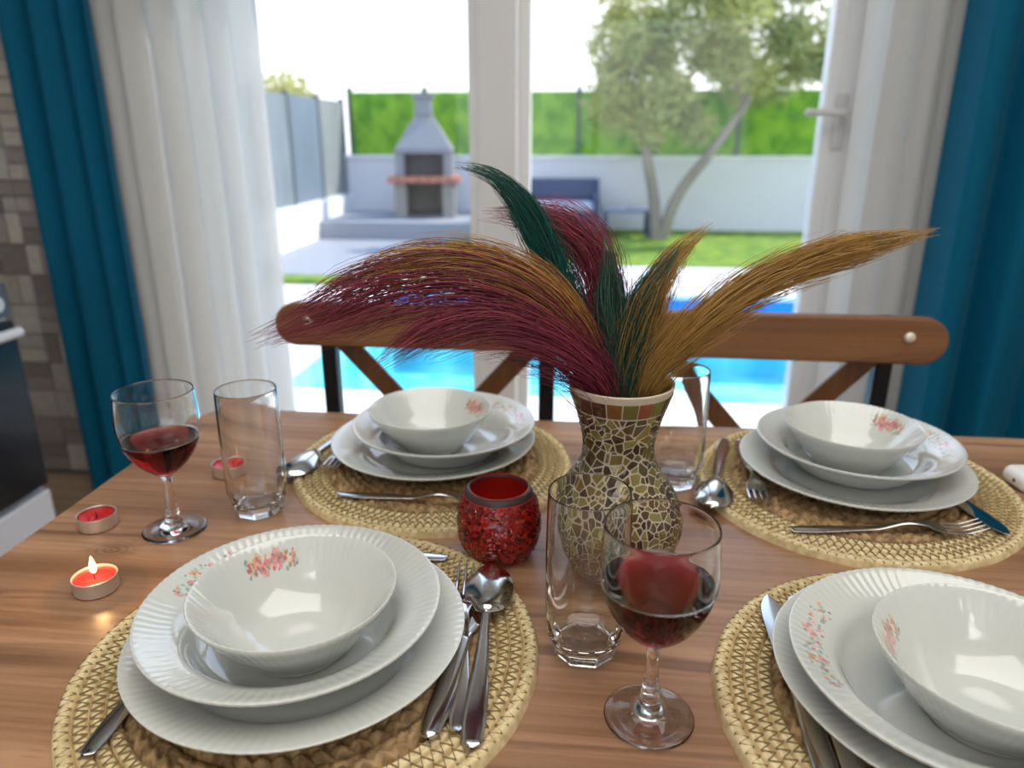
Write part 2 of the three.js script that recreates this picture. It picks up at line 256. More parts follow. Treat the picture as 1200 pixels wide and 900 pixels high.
  const tapered = (pts, r0, r1) => { const c = new THREE.CatmullRomCurve3(pts.map(p => V(...p))), fr = c.computeFrenetFrames(24); return grid(8, 24, (u, v) => { const p = c.getPointAt(v), k = Math.round(v * 24), r = r0 + (r1 - r0) * v, a = u * Math.PI * 2; p.addScaledVector(fr.normals[k], Math.cos(a) * r).addScaledVector(fr.binormals[k], Math.sin(a) * r); return p.toArray(); }, true); };
  mesh('trunk', tapered([[0, -0.02, 0], [-0.06, 0.5, 0], [-0.2, 1.1, 0.05], [-0.25, 1.7, 0], [-0.2, 2.3, 0]], 0.075, 0.03), bark, tree);
  mesh('trunk', tapered([[0.06, -0.02, 0], [0.22, 0.5, 0.05], [0.6, 1.05, 0.05], [0.95, 1.6, 0], [1.15, 2.2, 0.05]], 0.075, 0.03), bark, tree);
  for (const pts of [[[-0.2, 1.2, 0.05], [-0.5, 1.7, 0.1], [-0.7, 2.1, 0.1]], [[-0.24, 1.6, 0], [0.1, 2, 0.1], [0.3, 2.5, 0]], [[0.9, 1.5, 0], [0.6, 2, 0.1], [0.5, 2.5, 0]], [[1, 1.7, 0], [1.5, 2, 0.1], [1.8, 2.3, 0]]]) mesh('branch', tapered(pts, 0.025, 0.008), bark, tree);
  const leafShape = new THREE.BufferGeometry(); leafShape.setAttribute('position', new THREE.Float32BufferAttribute([0, 0, 0, 0.012, 0, 0.035, 0, 0.004, 0.085, -0.012, 0, 0.035], 3)); leafShape.setIndex([0, 1, 2, 0, 2, 3]); leafShape.computeVertexNormals();
  const clumps = [];
  for (let i = 0; i < 34; i++) { const a = rnd() * 6.283, q = Math.sqrt(rnd()); clumps.push([0.55 + Math.cos(a) * q * 1.35, 2.15 + rr(-0.62, 0.9) - Math.abs(Math.cos(a)) * q * 0.2, Math.sin(a) * q * 0.7, rr(0.16, 0.34)]); }
  for (const c of [[-0.55, 1.75, 0.1, 0.3], [-0.35, 1.45, 0.05, 0.26], [-0.15, 1.25, 0.1, 0.22], [-0.62, 2.15, 0, 0.3], [0.15, 1.5, 0, 0.25], [0.35, 1.25, 0.1, 0.2], [-0.4, 2.5, 0, 0.35], [1.75, 2.2, 0, 0.3], [1.5, 1.9, 0.1, 0.2]]) clumps.push(c);
  const leaf = phys(0xffffff, 0.85, { transmission: 0.35, thickness: 0, specularIntensity: 0.3 });
  const n = 17000, inst = new THREE.InstancedMesh(leafShape, leaf, n), o3 = new THREE.Object3D(), col = new THREE.Color();
  for (let i = 0; i < n; i++) {
    const c = clumps[i % clumps.length], th = rnd() * 6.283, ph = Math.acos(rr(-1, 1)), q = Math.cbrt(rnd()) * c[3];
    o3.position.set(c[0] + Math.sin(ph) * Math.cos(th) * q, c[1] + Math.cos(ph) * q, c[2] + Math.sin(ph) * Math.sin(th) * q);
    o3.rotation.set(rr(-1.6, 1.6), rnd() * 6.283, rr(-1, 1)); o3.scale.setScalar(rr(0.9, 1.8)); o3.updateMatrix(); inst.setMatrixAt(i, o3.matrix);
    const t = hash(i % clumps.length, 3, 17) * 0.6 + rnd() * 0.4; col.setRGB(0.23 + 0.35 * t, 0.30 + 0.26 * t, 0.13 + 0.06 * t); inst.setColorAt(i, col);
  }
  inst.name = 'foliage'; inst.userData.kind = 'stuff'; inst.castShadow = inst.receiveShadow = true; tree.add(inst);

  // bushes behind the side fence
  const bushLeaf = phys(0xffffff, 0.9, { transmission: 0.3, thickness: 0, specularIntensity: 0.2 });
  for (const [x, y, z, r, c, lab] of [[-3.75, 1.55, -9.2, 0.42, [0.52, 0.50, 0.16], 'yellow green bush rising behind the grey side fence'], [-3.95, 1.4, -7.3, 0.5, [0.36, 0.37, 0.33], 'pale grey green bush behind the grey side fence']]) {
    const b = thing('bush', lab, 'bush', [x, -0.66, z]);
    mesh('stem', rod([0, 0, 0], [0, y + 0.5, 0], 0.05, 0.02), bark, b);
    const m = 900, im = new THREE.InstancedMesh(leafShape, bushLeaf, m);
    for (let i = 0; i < m; i++) { const th = rnd() * 6.283, ph = Math.acos(rr(-1, 1)), q = Math.cbrt(rnd()) * r; o3.position.set(Math.sin(ph) * Math.cos(th) * q, y + 0.66 + Math.cos(ph) * q * 0.8, Math.sin(ph) * Math.sin(th) * q * 1.6); o3.rotation.set(rr(-1.6, 1.6), rnd() * 6.283, 0); o3.scale.setScalar(rr(1, 1.8)); o3.updateMatrix(); im.setMatrixAt(i, o3.matrix); const t = rr(0.75, 1.2); col.setRGB(c[0] * t, c[1] * t, c[2] * t); im.setColorAt(i, col); }
    im.name = 'foliage'; im.userData.kind = 'stuff'; im.castShadow = im.receiveShadow = true; b.add(im);
  }
}

// ------------------------------------------------------------------ curtains
function curtain(name, label, cat, x0, x1, z, folds, amp, mat, ph = 0, lead = 0) {
  const H = 2.5, y0 = 0.03, g = thing(name, label, cat, [(x0 + x1) / 2, 0, z]);
  const w = x1 - x0, n = Math.round(folds * 26), U = u => lead && u < 0.12 ? 0 : lead ? (u - 0.12) / 0.88 : u;
  const f = (uu, v) => {
    const u = U(uu), q = u * folds * Math.PI + ph + 0.35 * Math.sin(v * 1.9 + u * 7), k = Math.abs(Math.sin(q)), size = amp * (0.75 + 0.5 * noise(u * folds + 3, 4, 5));
    const x = (u - 0.5) * w + Math.cos(q * 2) * amp * 0.22, zz = (2 * Math.pow(k, 0.75) - 1) * size + 0.12 * amp * Math.sin(q * 3.1 + 1);
    return uu < 0.12 && lead ? [x - 0.008 * (1 - uu / 0.12), y0 + v * (H - y0), zz - lead * (1 - uu / 0.12)] : [x, y0 + v * (H - y0), zz];
  };
  mesh('fabric', grid(n, 40, f, false, (p, u, v) => [u * w * 2, v * H]), mat, g);
  mesh('heading_tape', box(w + 0.01, 0.04, 0.012, 0, H + 0.012, 0), mat, g);
  return g;
}
const weave = bumpTex(128, 128, (u, v) => 0.5 + 0.25 * Math.sin(u * 128 * 1.57) + 0.25 * Math.sin(v * 128 * 1.57));
const TEAL = phys(lin(0.0, 0.15, 0.275), 0.75, { transmission: 0.3, thickness: 0, sheen: 0.3, sheenColor: lin(0.02, 0.25, 0.4), sheenRoughness: 0.5, specularIntensity: 0.3 });
const SHEER = phys(lin(0.80, 0.80, 0.79), 0.92, { transmission: 0.42, thickness: 0, specularIntensity: 0.1 });
curtain('teal_curtain', 'deep teal curtain hanging beside the grey stone tiled wall', 'curtain', -1.645, -1.37, -2.1, 3.1, 0.03, TEAL, 0.5);
curtain('sheer_curtain', 'white sheer curtain hanging beside the teal curtain at the tiled wall', 'curtain', -1.42, -0.925, -2.175, 6, 0.02, SHEER, 1.0);
curtain('sheer_curtain', 'grey white sheer curtain hanging over the door stile with lever handle', 'curtain', 0.69, 0.955, -2.205, 3.5, 0.012, SHEER, 0.2);
curtain('teal_curtain', 'wide teal curtain hanging behind the white remote control', 'curtain', 0.925, 1.56, -2.03, 4.2, 0.045, TEAL, 1.1, 0.14);
{
  const rail = thing('curtain_rail', 'white curtain rail above the garden door', 'rail', [-0.15, 2.53, -2.13]);
  mesh('track', rbox(3.6, 0.03, 0.16, 0.006, 0, 0.02, 0), WHITE_PVC, rail);
  for (const x of [-1.6, 0, 1.6]) mesh('bracket', box(0.04, 0.09, 0.16, x, 0.075, 0), WHITE_PVC, rail);
}

// ------------------------------------------------------------------ cooker at the left
{
  const c = thing('cooker', 'white cooker with black glass oven door against the tiled wall', 'cooker', [-1.68, 0, -1.3]);
  const enamel = std(lin(0.62, 0.63, 0.66), 0.3), blackGlass = phys(lin(0.003, 0.004, 0.007), 0.2, { specularIntensity: 0.35 });
  mesh('body', rbox(0.58, 0.82, 0.6, 0.008, 0, 0.42, 0), enamel, c);
  const door = mesh('oven_door', rbox(0.03, 0.43, 0.58, 0.008, 0.302, 0.52, 0), blackGlass, c);
  const h = mesh('handle', merge([rod([0.35, 0.715, -0.26], [0.35, 0.715, 0.26], 0.012), rod([0.31, 0.715, -0.22], [0.35, 0.715, -0.22], 0.008), rod([0.31, 0.715, 0.22], [0.35, 0.715, 0.22], 0.008)]), std(lin(0.7, 0.7, 0.72), 0.3), door);
  mesh('drawer', rbox(0.03, 0.25, 0.58, 0.006, 0.3, 0.165, 0), enamel, c);
  mesh('control_panel', rbox(0.03, 0.08, 0.58, 0.006, 0.3, 0.785, 0), std(lin(0.05, 0.055, 0.065), 0.3), c);
  for (let i = 0; i < 5; i++) mesh('knob', rod([0.315, 0.787, -0.22 + i * 0.11], [0.345, 0.787, -0.22 + i * 0.11], 0.02, 0.018, 20), enamel, c);
  mesh('hob', rbox(0.58, 0.02, 0.6, 0.006, 0, 0.84, 0), std(lin(0.5, 0.5, 0.52), 0.3, { metalness: 0.5 }), c);
  for (const x of [-0.24, 0.24]) for (const z of [-0.25, 0.25]) mesh('foot', rod([x, 0, z], [x, 0.015, z], 0.02), BLACK_METAL, c);
}

// ------------------------------------------------------------------ chairs
function makeChair(label) {
  const g = thing('dining_chair', label, 'chair', [0, 0, 0], 0);
  const RW = 0.26, zb = 0;                                              // back rest plane at local z = 0, seat towards +z
  const s = new THREE.Shape(); const h = 0.033, w = RW;
  s.absarc(w - h, 0, h, -Math.PI / 2, Math.PI / 2, false); s.absarc(-w + h, 0, h, Math.PI / 2, Math.PI * 1.5, false);
  const rg = new THREE.ExtrudeGeometry(s, { depth: 0.018, bevelEnabled: true, bevelSize: 0.003, bevelThickness: 0.003, bevelSegments: 2, curveSegments: 12 }).translate(0, 0.855, 0.003);
  mesh('top_rail', uvXZ(rg, 1.4, 4, 'x', 'y'), CHAIR_WOOD, g);
  for (const k of [-1, 1]) {
    mesh('screw', new THREE.SphereGeometry(0.0085, 16, 10).scale(1, 1, 0.5).translate(k * 0.205, 0.862, 0.026), std(lin(0.75, 0.68, 0.55), 0.3, { metalness: 0.3 }), g);
    mesh('back_post', bar([k * 0.187, 0.44, -0.02], [k * 0.187, 0.885, -0.018], 0.026, 0.03), BLACK_METAL, g);
    mesh('leg', bar([k * 0.187, 0.44, -0.02], [k * 0.2, 0, -0.07], 0.026, 0.03), BLACK_METAL, g);
    mesh('leg', bar([k * 0.19, 0.44, 0.38], [k * 0.2, 0, 0.4], 0.026, 0.03), BLACK_METAL, g);
    mesh('cross_brace', uvXZ(bar([k * 0.172, 0.835, k * 0.005 - 0.008], [-k * 0.172, 0.45, k * 0.005 - 0.008], 0.034, 0.009), 1.4, 2, 'y', 'x'), CHAIR_WOOD, g);
  }
  mesh('seat', uvXZ(rbox(0.42, 0.035, 0.43, 0.014, 0, 0.458, 0.18), 1.4, 1.4), CHAIR_WOOD, g);
  mesh('seat_frame', merge([bar([-0.19, 0.43, -0.02], [0.19, 0.43, -0.02], 0.02, 0.02), bar([-0.19, 0.43, 0.38], [0.19, 0.43, 0.38], 0.02, 0.02), bar([-0.19, 0.43, -0.02], [-0.19, 0.43, 0.38], 0.02, 0.02), bar([0.19, 0.43, -0.02], [0.19, 0.43, 0.38], 0.02, 0.02)]), BLACK_METAL, g);
  return g;
}
{
  const a = makeChair('cross back wooden chair behind the burgundy plumes'); a.position.set(-0.253, 0, -1.17);
  const b = dup(a, 'cross back wooden chair beside the wide teal curtain behind the remote'); b.position.set(0.280, -0.004, -1.165); b.position.y = 0; b.rotation.y = -0.01;
}

// ------------------------------------------------------------------ table
const TX0 = -0.581, TX1 = 0.84, TZ0 = -1.027, TZ1 = -0.13, TY = 0.75;
{
  const t = thing('dining_table', 'rectangular dining table with walnut wood laminate top', 'table', [(TX0 + TX1) / 2, 0, (TZ0 + TZ1) / 2]);
  const w = (TX1 - TX0) / 2, d = (TZ1 - TZ0) / 2, r = 0.05, s = new THREE.Shape();
  s.moveTo(-w + r, -d); s.lineTo(w - r, -d); s.absarc(w - r, -d + r, r, -Math.PI / 2, 0); s.lineTo(w, d - r); s.absarc(w - r, d - r, r, 0, Math.PI / 2); s.lineTo(-w + r, d); s.absarc(-w + r, d - r, r, Math.PI / 2, Math.PI); s.lineTo(-w, -d + r); s.absarc(-w + r, -d + r, r, Math.PI, Math.PI * 1.5);
  const e = 0.003, g = new THREE.ExtrudeGeometry(s, { depth: 0.03 - 2 * e, bevelEnabled: true, bevelSize: e, bevelThickness: e, bevelOffset: -e, bevelSegments: 3, curveSegments: 16 }).rotateX(-Math.PI / 2).translate(0, TY - 0.03 + e, 0);
  const P = g.attributes.position, uv = []; for (let k = 0; k < P.count; k++) uv.push((P.getX(k) + w) / 1.5, (P.getZ(k) + d) / 1.0);
  g.setAttribute('uv', new THREE.Float32BufferAttribute(uv, 2));
  mesh('table_top', g, TABLE_WOOD, t);
  mesh('apron', merge([span(-w + 0.06, w - 0.06, 0.66, 0.72, -d + 0.06, -d + 0.08), span(-w + 0.06, w - 0.06, 0.66, 0.72, d - 0.08, d - 0.06), span(-w + 0.06, -w + 0.08, 0.66, 0.72, -d + 0.08, d - 0.08), span(w - 0.08, w - 0.06, 0.66, 0.72, -d + 0.08, d - 0.08)]), BLACK_METAL, t);
  for (const a of [-1, 1]) for (const b of [-1, 1]) mesh('leg', box(0.05, 0.72, 0.05, a * (w - 0.07), 0.36, b * (d - 0.07)), BLACK_METAL, t);
}

// ------------------------------------------------------------------ placemats
const MATH = 0.009, MR = 0.184;
const strawTex = (a, b, s) => tex(256, 64, (u, v) => mix3(a, b, Math.min(1, Math.max(0, (fbm(u * 90, v * 5, s, 3) - 0.5) * 2 + 0.5))), [1, 1]);
const STRAW = [std(0xffffff, 0.7, { map: strawTex([0.60, 0.45, 0.22], [0.84, 0.70, 0.43], 500) }), std(0xffffff, 0.7, { map: strawTex([0.56, 0.42, 0.20], [0.80, 0.66, 0.39], 520) })];
const REED = [0, 1, 2].map(i => std(0xffffff, 0.75, { map: strawTex([0.17 + 0.03 * i, 0.098 + 0.02 * i, 0.038 + 0.008 * i], [0.50 + 0.05 * i, 0.33 + 0.035 * i, 0.155 + 0.02 * i], 540 + i * 9) }));
const THREAD = std(lin(0.26, 0.19, 0.08), 0.8);
const matParts = (() => {
  const out = [];
  const ring = (rc, hw, top, n, nr, nt, kind) => grid(nt, nr, (u, v) => {
    const th = u * Math.PI * 2, q = v * 2 - 1; let r = rc + q * hw, y = top * Math.sqrt(Math.max(0, 1 - Math.pow(Math.abs(q), 2.6)));
    if (kind === 'reed') { // three plaited strands: lobes lean opposite ways on the two sides
      const side = q < 0 ? -1 : 1, ph = th * n + side * 0.9 + Math.abs(q) * 2.6 * 1, lobe = Math.pow(Math.abs(Math.sin(ph / 2)), 0.55), strand = 0.3 * Math.sin(ph * 4 + q * 7);
      y = y * (0.52 + 0.5 * lobe + strand * 0.35) * (1 - 0.35 * Math.exp(-q * q * 60)); r += hw * 0.10 * Math.sin(ph + side);
    } else { const ph = th * n; y *= 0.9 + 0.1 * Math.abs(Math.sin(ph + q * 2.2)); r += hw * 0.05 * Math.sin(th * 23 + rc * 90); }
    return [r * Math.cos(th), y, r * Math.sin(th)];
  }, false, (p, u, v) => [u * rc * 12, v]);
  for (let i = 0; i < 4; i++) {
    const hw = 0.0055, rc = 0.1445 + 0.0105 * i + (i === 3 ? 0.001 : 0);
    out.push(['straw_coil', ring(rc, i === 3 ? 0.0068 : hw, MATH * (i === 3 ? 0.95 : 0.82), Math.round(rc * 900), 8, 260, 'straw'), STRAW[i % 2]]);
    if (i < 4) { // zigzag thread over the joint
      const n = Math.round(2 * Math.PI * rc / 0.0085), pos = [], idx = [], wv = 0.00032, yv = MATH * 0.86;
      for (let k = 0; k < n; k++) for (let e = 0; e < 2; e++) {
        const t0 = (k + e * 0.5) / n * 6.28319, t1 = (k + e * 0.5 + 0.5) / n * 6.28319, ra = rc + (e ? 0.0042 : -0.0048), rb = rc + (e ? -0.0048 : 0.0042);
        const A = V(ra * Math.cos(t0), yv, ra * Math.sin(t0)), B = V(rb * Math.cos(t1), yv, rb * Math.sin(t1)), d = B.clone().sub(A).normalize(), s = V(-d.z, 0, d.x).multiplyScalar(wv), b0 = pos.length / 3;
        for (const p of [A, B]) { pos.push(p.x - s.x, p.y - 0.0008, p.z - s.z, p.x, p.y + 0.0008, p.z, p.x + s.x, p.y - 0.0008, p.z + s.z); }
        idx.push(b0, b0 + 3, b0 + 1, b0 + 1, b0 + 3, b0 + 4, b0 + 1, b0 + 4, b0 + 2, b0 + 2, b0 + 4, b0 + 5);
      }
      const g = new THREE.BufferGeometry(); g.setAttribute('position', new THREE.Float32BufferAttribute(pos, 3)); g.setIndex(idx); g.computeVertexNormals(); out.push(['stitching', g, THREAD]);
    }
  }
  for (let i = 0; i < 7; i++) {
    const hw = 0.0104, rc = 0.1285 - i * 0.0195; if (rc < 0.005) continue;
    const n = Math.max(4, Math.round(2 * Math.PI * rc / 0.0125));
    out.push(['reed_braid', ring(rc, hw, MATH, n, 14, Math.max(60, n * 9), 'reed'), REED[i % 3]]);
  }
  out.push(['backing', new THREE.CylinderGeometry(MR - 0.009, MR - 0.009, 0.002, 72).translate(0, 0.001, 0), REED[0]]);
  return out;
})();
function placemat(label, x, z, sx, sz, turn) {
  const g = thing('round_placemat', label, 'placemat', [x, TY, z], turn, 'round woven placemats');
  for (const [n, geo, m] of matParts) mesh(n, geo, m, g);
  g.scale.set(sx, 1, sz); return g;
}
const NL = 'next to the tealights', FL = 'behind the red candle holder', FR = 'next to the white remote', NR = 'by the wine glass fronting the vase';
placemat(`round straw placemat with braided reed centre ${NL}`, -0.211, -0.479, 0.98, 1.01, -0.45);
placemat(`round straw placemat with braided reed centre ${FL}`, -0.190, -0.855, 0.955, 1.02, 0.28);
placemat(`round straw placemat with braided reed centre ${FR}`, 0.322, -0.845, 0.985, 1.045, -0.57);
placemat(`round straw placemat with braided reed centre ${NR}`, 0.287, -0.462, 1, 1, 0.7);

// ------------------------------------------------------------------ porcelain
const floral = (size, R, rIn, rOut, half, s0) => { // one spray of small flowers along the rim, centred on +x
  const c = document.createElement('canvas'); c.width = c.height = size; const x = c.getContext('2d'); const S = size / (2 * R);
  x.fillStyle = '#cdd0ca'; x.fillRect(0, 0, size, size);
  let s = s0; const q = () => { s = (s * 1664525 + 1013904223) >>> 0; return s / 4294967296; };
  const dot = (a, r, rad, col) => { x.globalAlpha = 0.58; x.fillStyle = col; x.beginPath(); x.arc(size / 2 + Math.cos(a) * r * S, size / 2 + Math.sin(a) * r * S, rad * S, 0, 7); x.fill(); };
  const pinks = ['#dd8482', '#e39a8e', '#eab39c', '#d97a78', '#efc8b4'], oranges = ['#e0b184', '#d99a66', '#e6c49b'], leaves = ['#8fae9c', '#7f9d94', '#a9bfae', '#6f8c86'];
  for (let k = 0; k < 46; k++) { const a = (q() * 2 - 1) * half, r = rIn + (rOut - rIn) * (0.15 + 0.7 * q()); dot(a, r, 0.0010 + q() * 0.0010, leaves[Math.floor(q() * 4)]); }
  for (let k = 0; k < 17; k++) { // blossoms
    const t = (k / 16 * 2 - 1), a = t * half * 0.94 + (q() - 0.5) * 0.04, r = rIn + (rOut - rIn) * (0.5 + 0.28 * Math.sin(k * 2.1)), big = (k === 4 || k === 9 || k === 10 || k === 5) ? 0.0030 : 0.0016, pal = Math.abs(t) > 0.45 && k % 3 ? oranges : pinks;
    for (let p = 0; p < 6; p++) dot(a + Math.cos(p * 1.047) * big * 0.9 / r, r + Math.sin(p * 1.047) * big * 0.9, big * 0.62, pal[Math.floor(q() * pal.length)]);
    dot(a, r, big * 0.4, '#cf6f70');
  }
  for (let k = 0; k < 40; k++) { const a = (q() * 2 - 1) * half, r = rIn + (rOut - rIn) * q(); dot(a, r, 0.0007 + q() * 0.0007, q() < 0.5 ? '#b5555c' : '#7b8f7d'); }
  const t = new THREE.CanvasTexture(c); t.colorSpace = THREE.SRGBColorSpace; t.magFilter = THREE.LinearFilter; t.flipY = false; return t;
};
const PORC = { ior: 1.58, specularIntensity: 1, clearcoat: 1, clearcoatRoughness: 0.03 };
const PORCELAIN = phys(0xcdd0ca, 0.14, PORC);
const PORC_SOUP = phys(0xffffff, 0.14, { ...PORC, map: floral(1024, 0.12, 0.090, 0.107, 0.50, 11) });
const PORC_BOWL = phys(0xffffff, 0.14, { ...PORC, map: floral(1024, 0.08, 0.0595, 0.0705, 0.33, 23) });
// profile: [r, y] up the inside from the centre to the lip, then down the outside to the foot; ribs: fluting depth between two radii
function dish(prof, R, ribs, nRib, rib0, rib1, edge = 0) {
  const path = new THREE.CatmullRomCurve3(prof.map(p => V(p[0], p[1], 0)), false, 'centripetal');
  return grid(nRib * 4, 64, (u, v) => {
    const p = path.getPoint(v), th = u * Math.PI * 2, a = Math.max(0, Math.min(1, (p.x - rib0) / (rib1 - rib0)));
    const w = Math.sin(Math.min(1, a * 1.15) * Math.PI * 0.62), k = Math.cos(th * nRib + Math.sin(a * 3) * 0.8);
    const r = p.x + edge * a * a * k, y = p.y + ribs * w * k;
    return [r * Math.cos(th), y, r * Math.sin(th)];
  }, true, p => [p[0] / (2 * R) + 0.5, p[2] / (2 * R) + 0.5]);
}
const DINNER = dish([[0.0005, 0.006], [0.04, 0.006], [0.078, 0.0062], [0.088, 0.009], [0.096, 0.0135], [0.112, 0.019], [0.1285, 0.0238], [0.1302, 0.0235], [0.1295, 0.0215], [0.113, 0.0155], [0.097, 0.009], [0.082, 0.002], [0.079, 0.0], [0.076, 0.002], [0.04, 0.003], [0.0005, 0.003]], 0.131, 0.00024, 104, 0.097, 0.13, 0.00012);
const SOUP = dish([[0.0005, 0.0055], [0.04, 0.0055], [0.064, 0.0065], [0.074, 0.0125], [0.082, 0.0235], [0.088, 0.0285], [0.1, 0.0335], [0.114, 0.0395], [0.1158, 0.0392], [0.115, 0.0365], [0.1, 0.0300], [0.088, 0.0245], [0.078, 0.013], [0.068, 0.0025], [0.062, 0.0], [0.06, 0.002], [0.03, 0.0025], [0.0005, 0.0025]], 0.12, 0.00026, 96, 0.088, 0.1155, 0.00012);
const BOWL = dish([[0.0005, 0.005], [0.025, 0.0052], [0.036, 0.008], [0.048, 0.0175], [0.058, 0.030], [0.066, 0.0405], [0.0755, 0.0525], [0.0772, 0.0532], [0.0775, 0.051], [0.069, 0.038], [0.061, 0.0265], [0.051, 0.0135], [0.042, 0.0045], [0.039, 0.0], [0.036, 0.002], [0.0005, 0.003]], 0.08, 0.0003, 72, 0.06, 0.0775, 0.0001);
for (const [where, d, s, b, sTurn, bTurn] of [
  [NL, [-0.219, -0.476], [-0.224, -0.478], [-0.2165, -0.466], 2.62, 2.25],
  [FL, [-0.193, -0.871], [-0.179, -0.872], [-0.195, -0.864], 0.5, 0.62],
  [FR, [0.322, -0.852], [0.329, -0.868], [0.320, -0.862], 0.1, 0.55],
  [NR, [0.277, -0.470], [0.269, -0.457], [0.281, -0.443], 2.95, 2.75]]) {
  const y0 = TY + MATH, put = (name, geo, mat, label, cat, grp, [x, z], y, turn) => { const m = mesh(name, geo, mat); m.position.set(x, y, z); m.rotation.y = turn; tag(m, label, cat, grp); };
  put('dinner_plate', DINNER, PORCELAIN, `white fluted dinner plate, lowest of the stack ${where}`, 'plate', 'dinner plates', d, y0 + 0.0005, 0);
  put('soup_plate', SOUP, PORC_SOUP, `white flowered soup plate within the stack ${where}`, 'plate', 'soup plates', s, y0 + 0.0072, sTurn);
  put('cereal_bowl', BOWL, PORC_BOWL, `white flowered bowl topping the stack ${where}`, 'bowl', 'porcelain bowls', b, y0 + 0.0135, bTurn);
}

// ------------------------------------------------------------------ cutlery: local +x runs from the handle end to the tip, origin at the middle, y = 0 on the mat
function strip(sections, n = 48, m = 8) { // sections: [x, half width, height, dish, thickness]
  const slope = (i, k) => { const a = sections[Math.max(0, i - 1)], c = sections[i], b = sections[Math.min(sections.length - 1, i + 1)]; const s0 = c === a ? null : (c[k] - a[k]) / (c[0] - a[0]), s1 = b === c ? null : (b[k] - c[k]) / (b[0] - c[0]); if (s0 === null) return s1; if (s1 === null) return s0; return s0 * s1 <= 0 ? 0 : 2 * s0 * s1 / (s0 + s1); };
  const L = (x, k) => { let i = 0; while (i < sections.length - 2 && sections[i + 1][0] < x) i++; const a = sections[i], b = sections[i + 1], h = b[0] - a[0], t = Math.min(1, Math.max(0, (x - a[0]) / h)), t2 = t * t, t3 = t2 * t; return (2 * t3 - 3 * t2 + 1) * a[k] + (t3 - 2 * t2 + t) * h * slope(i, k) + (-2 * t3 + 3 * t2) * b[k] + (t3 - t2) * h * slope(i + 1, k); };
  const x0 = sections[0][0], x1 = sections[sections.length - 1][0];
  return grid(m * 2, n, (u, v) => {
    const x = x0 + (x1 - x0) * v, w = L(x, 1), h = L(x, 2), d = L(x, 3), t = L(x, 4), a = u * Math.PI * 2, q = Math.cos(a), side = Math.sin(a);
    return [x, h + d * q * q + side * t / 2 * (0.5 + 0.5 * Math.sqrt(Math.max(0, 1 - q * q))), q * w];
  }, true);
}
const cut = {};
{
  const fork = new THREE.Group();
  mesh('handle', strip([[-0.098, 0.001, 0.003, 0, 0.002], [-0.095, 0.0055, 0.002, 0, 0.002], [-0.07, 0.0072, 0.0025, 0, 0.002], [-0.01, 0.004, 0.004, 0, 0.002], [0.025, 0.0032, 0.0105, 0, 0.003], [0.04, 0.0055, 0.0095, 0.001, 0.0022], [0.05, 0.0115, 0.006, 0.0015, 0.0018], [0.062, 0.0122, 0.0045, 0.001, 0.0016]]), STEEL, fork);
  for (let i = 0; i < 4; i++) mesh('tine', strip([[0.058, 0.0019, 0.0052, 0, 0.0016], [0.08, 0.0016, 0.0046, 0, 0.0016], [0.095, 0.0012, 0.0085, 0, 0.0013], [0.102, 0.0004, 0.011, 0, 0.0006]], 16, 4).translate(0, 0, (i - 1.5) * 0.0068), STEEL, fork);
  cut.fork = fork;
  const spoon = new THREE.Group(); // lying face down: the dome of the bowl is up
  mesh('handle', strip([[-0.1, 0.001, 0.0025, 0, 0.002], [-0.097, 0.0065, 0.0025, 0, 0.004], [-0.07, 0.0085, 0.003, 0, 0.0042], [0.0, 0.005, 0.004, 0, 0.0038], [0.03, 0.0038, 0.005, 0, 0.0036], [0.042, 0.0042, 0.0062, 0, 0.003]]), STEEL, spoon);
  const dome = []; for (let k = 0; k <= 18; k++) { const t = -Math.cos(k / 18 * Math.PI), w = Math.sqrt(Math.max(0, 1 - t * t)), h = 0.0032 + 0.0098 * Math.pow(w, 1.1) + (t < 0 ? 0.0032 * t * t : 0); dome.push([0.0745 + 0.0365 * t, 0.0003 + 0.0214 * w * (1 + 0.08 * t), h, -(h - 0.0026) * Math.min(1, w * 1.6) * 0.92, 0.0015]); }
  mesh('bowl', strip(dome, 56, 14), STEEL, spoon);
  cut.spoon = spoon;
  const knife = new THREE.Group();
  mesh('handle', strip([[-0.11, 0.001, 0.004, 0, 0.003], [-0.107, 0.006, 0.004, 0, 0.006], [-0.08, 0.0088, 0.004, 0, 0.0075], [-0.005, 0.0065, 0.004, 0, 0.0065], [0.005, 0.006, 0.004, 0, 0.004]]), STEEL, knife);
  mesh('blade', strip([[0.003, 0.006, 0.004, 0, 0.003], [0.02, 0.0095, 0.004, 0, 0.0018], [0.07, 0.0105, 0.004, 0, 0.0014], [0.09, 0.0095, 0.004, 0, 0.0012], [0.105, 0.0045, 0.004, 0, 0.001], [0.111, 0.0004, 0.004, 0, 0.0008]]), STEEL, knife);
  cut.knife = knife;
}
function lay(kind, label, [hx, hz], [tx, tz], y = 0, roll = 0, flip = false, pitch = 0) { // handle end and tip direction on the table
  const src = cut[kind], g = thing(kind, label, kind, [0, 0, 0], 0, `${kind}s`); for (const c of src.children) { const m = c.clone(); g.add(m); }
  const half = kind === 'knife' ? 0.11 : 0.1, dx = tx - hx, dz = tz - hz, L = Math.hypot(dx, dz);
  g.rotation.set(0, -Math.atan2(dz, dx), pitch, 'YXZ'); g.position.set(hx + dx / L * half, TY + MATH - 0.0005 + y, hz + dz / L * half); if (roll) g.rotateX(roll);
  return g;
}
lay('spoon', 'steel spoon lying face down on the fork beside the stack next to the tealights', [-0.068, -0.387], [-0.082, -0.60], 0.0035, 0, false, 0.03);
lay('fork', 'steel fork lying under the spoon face beside the stack', [-0.080, -0.398], [-0.104, -0.61], 0.0005);
lay('knife', 'steel knife with its handle end poking out of the stack beside the spoon', [-0.0985, -0.391], [-0.088, -0.56], 0);
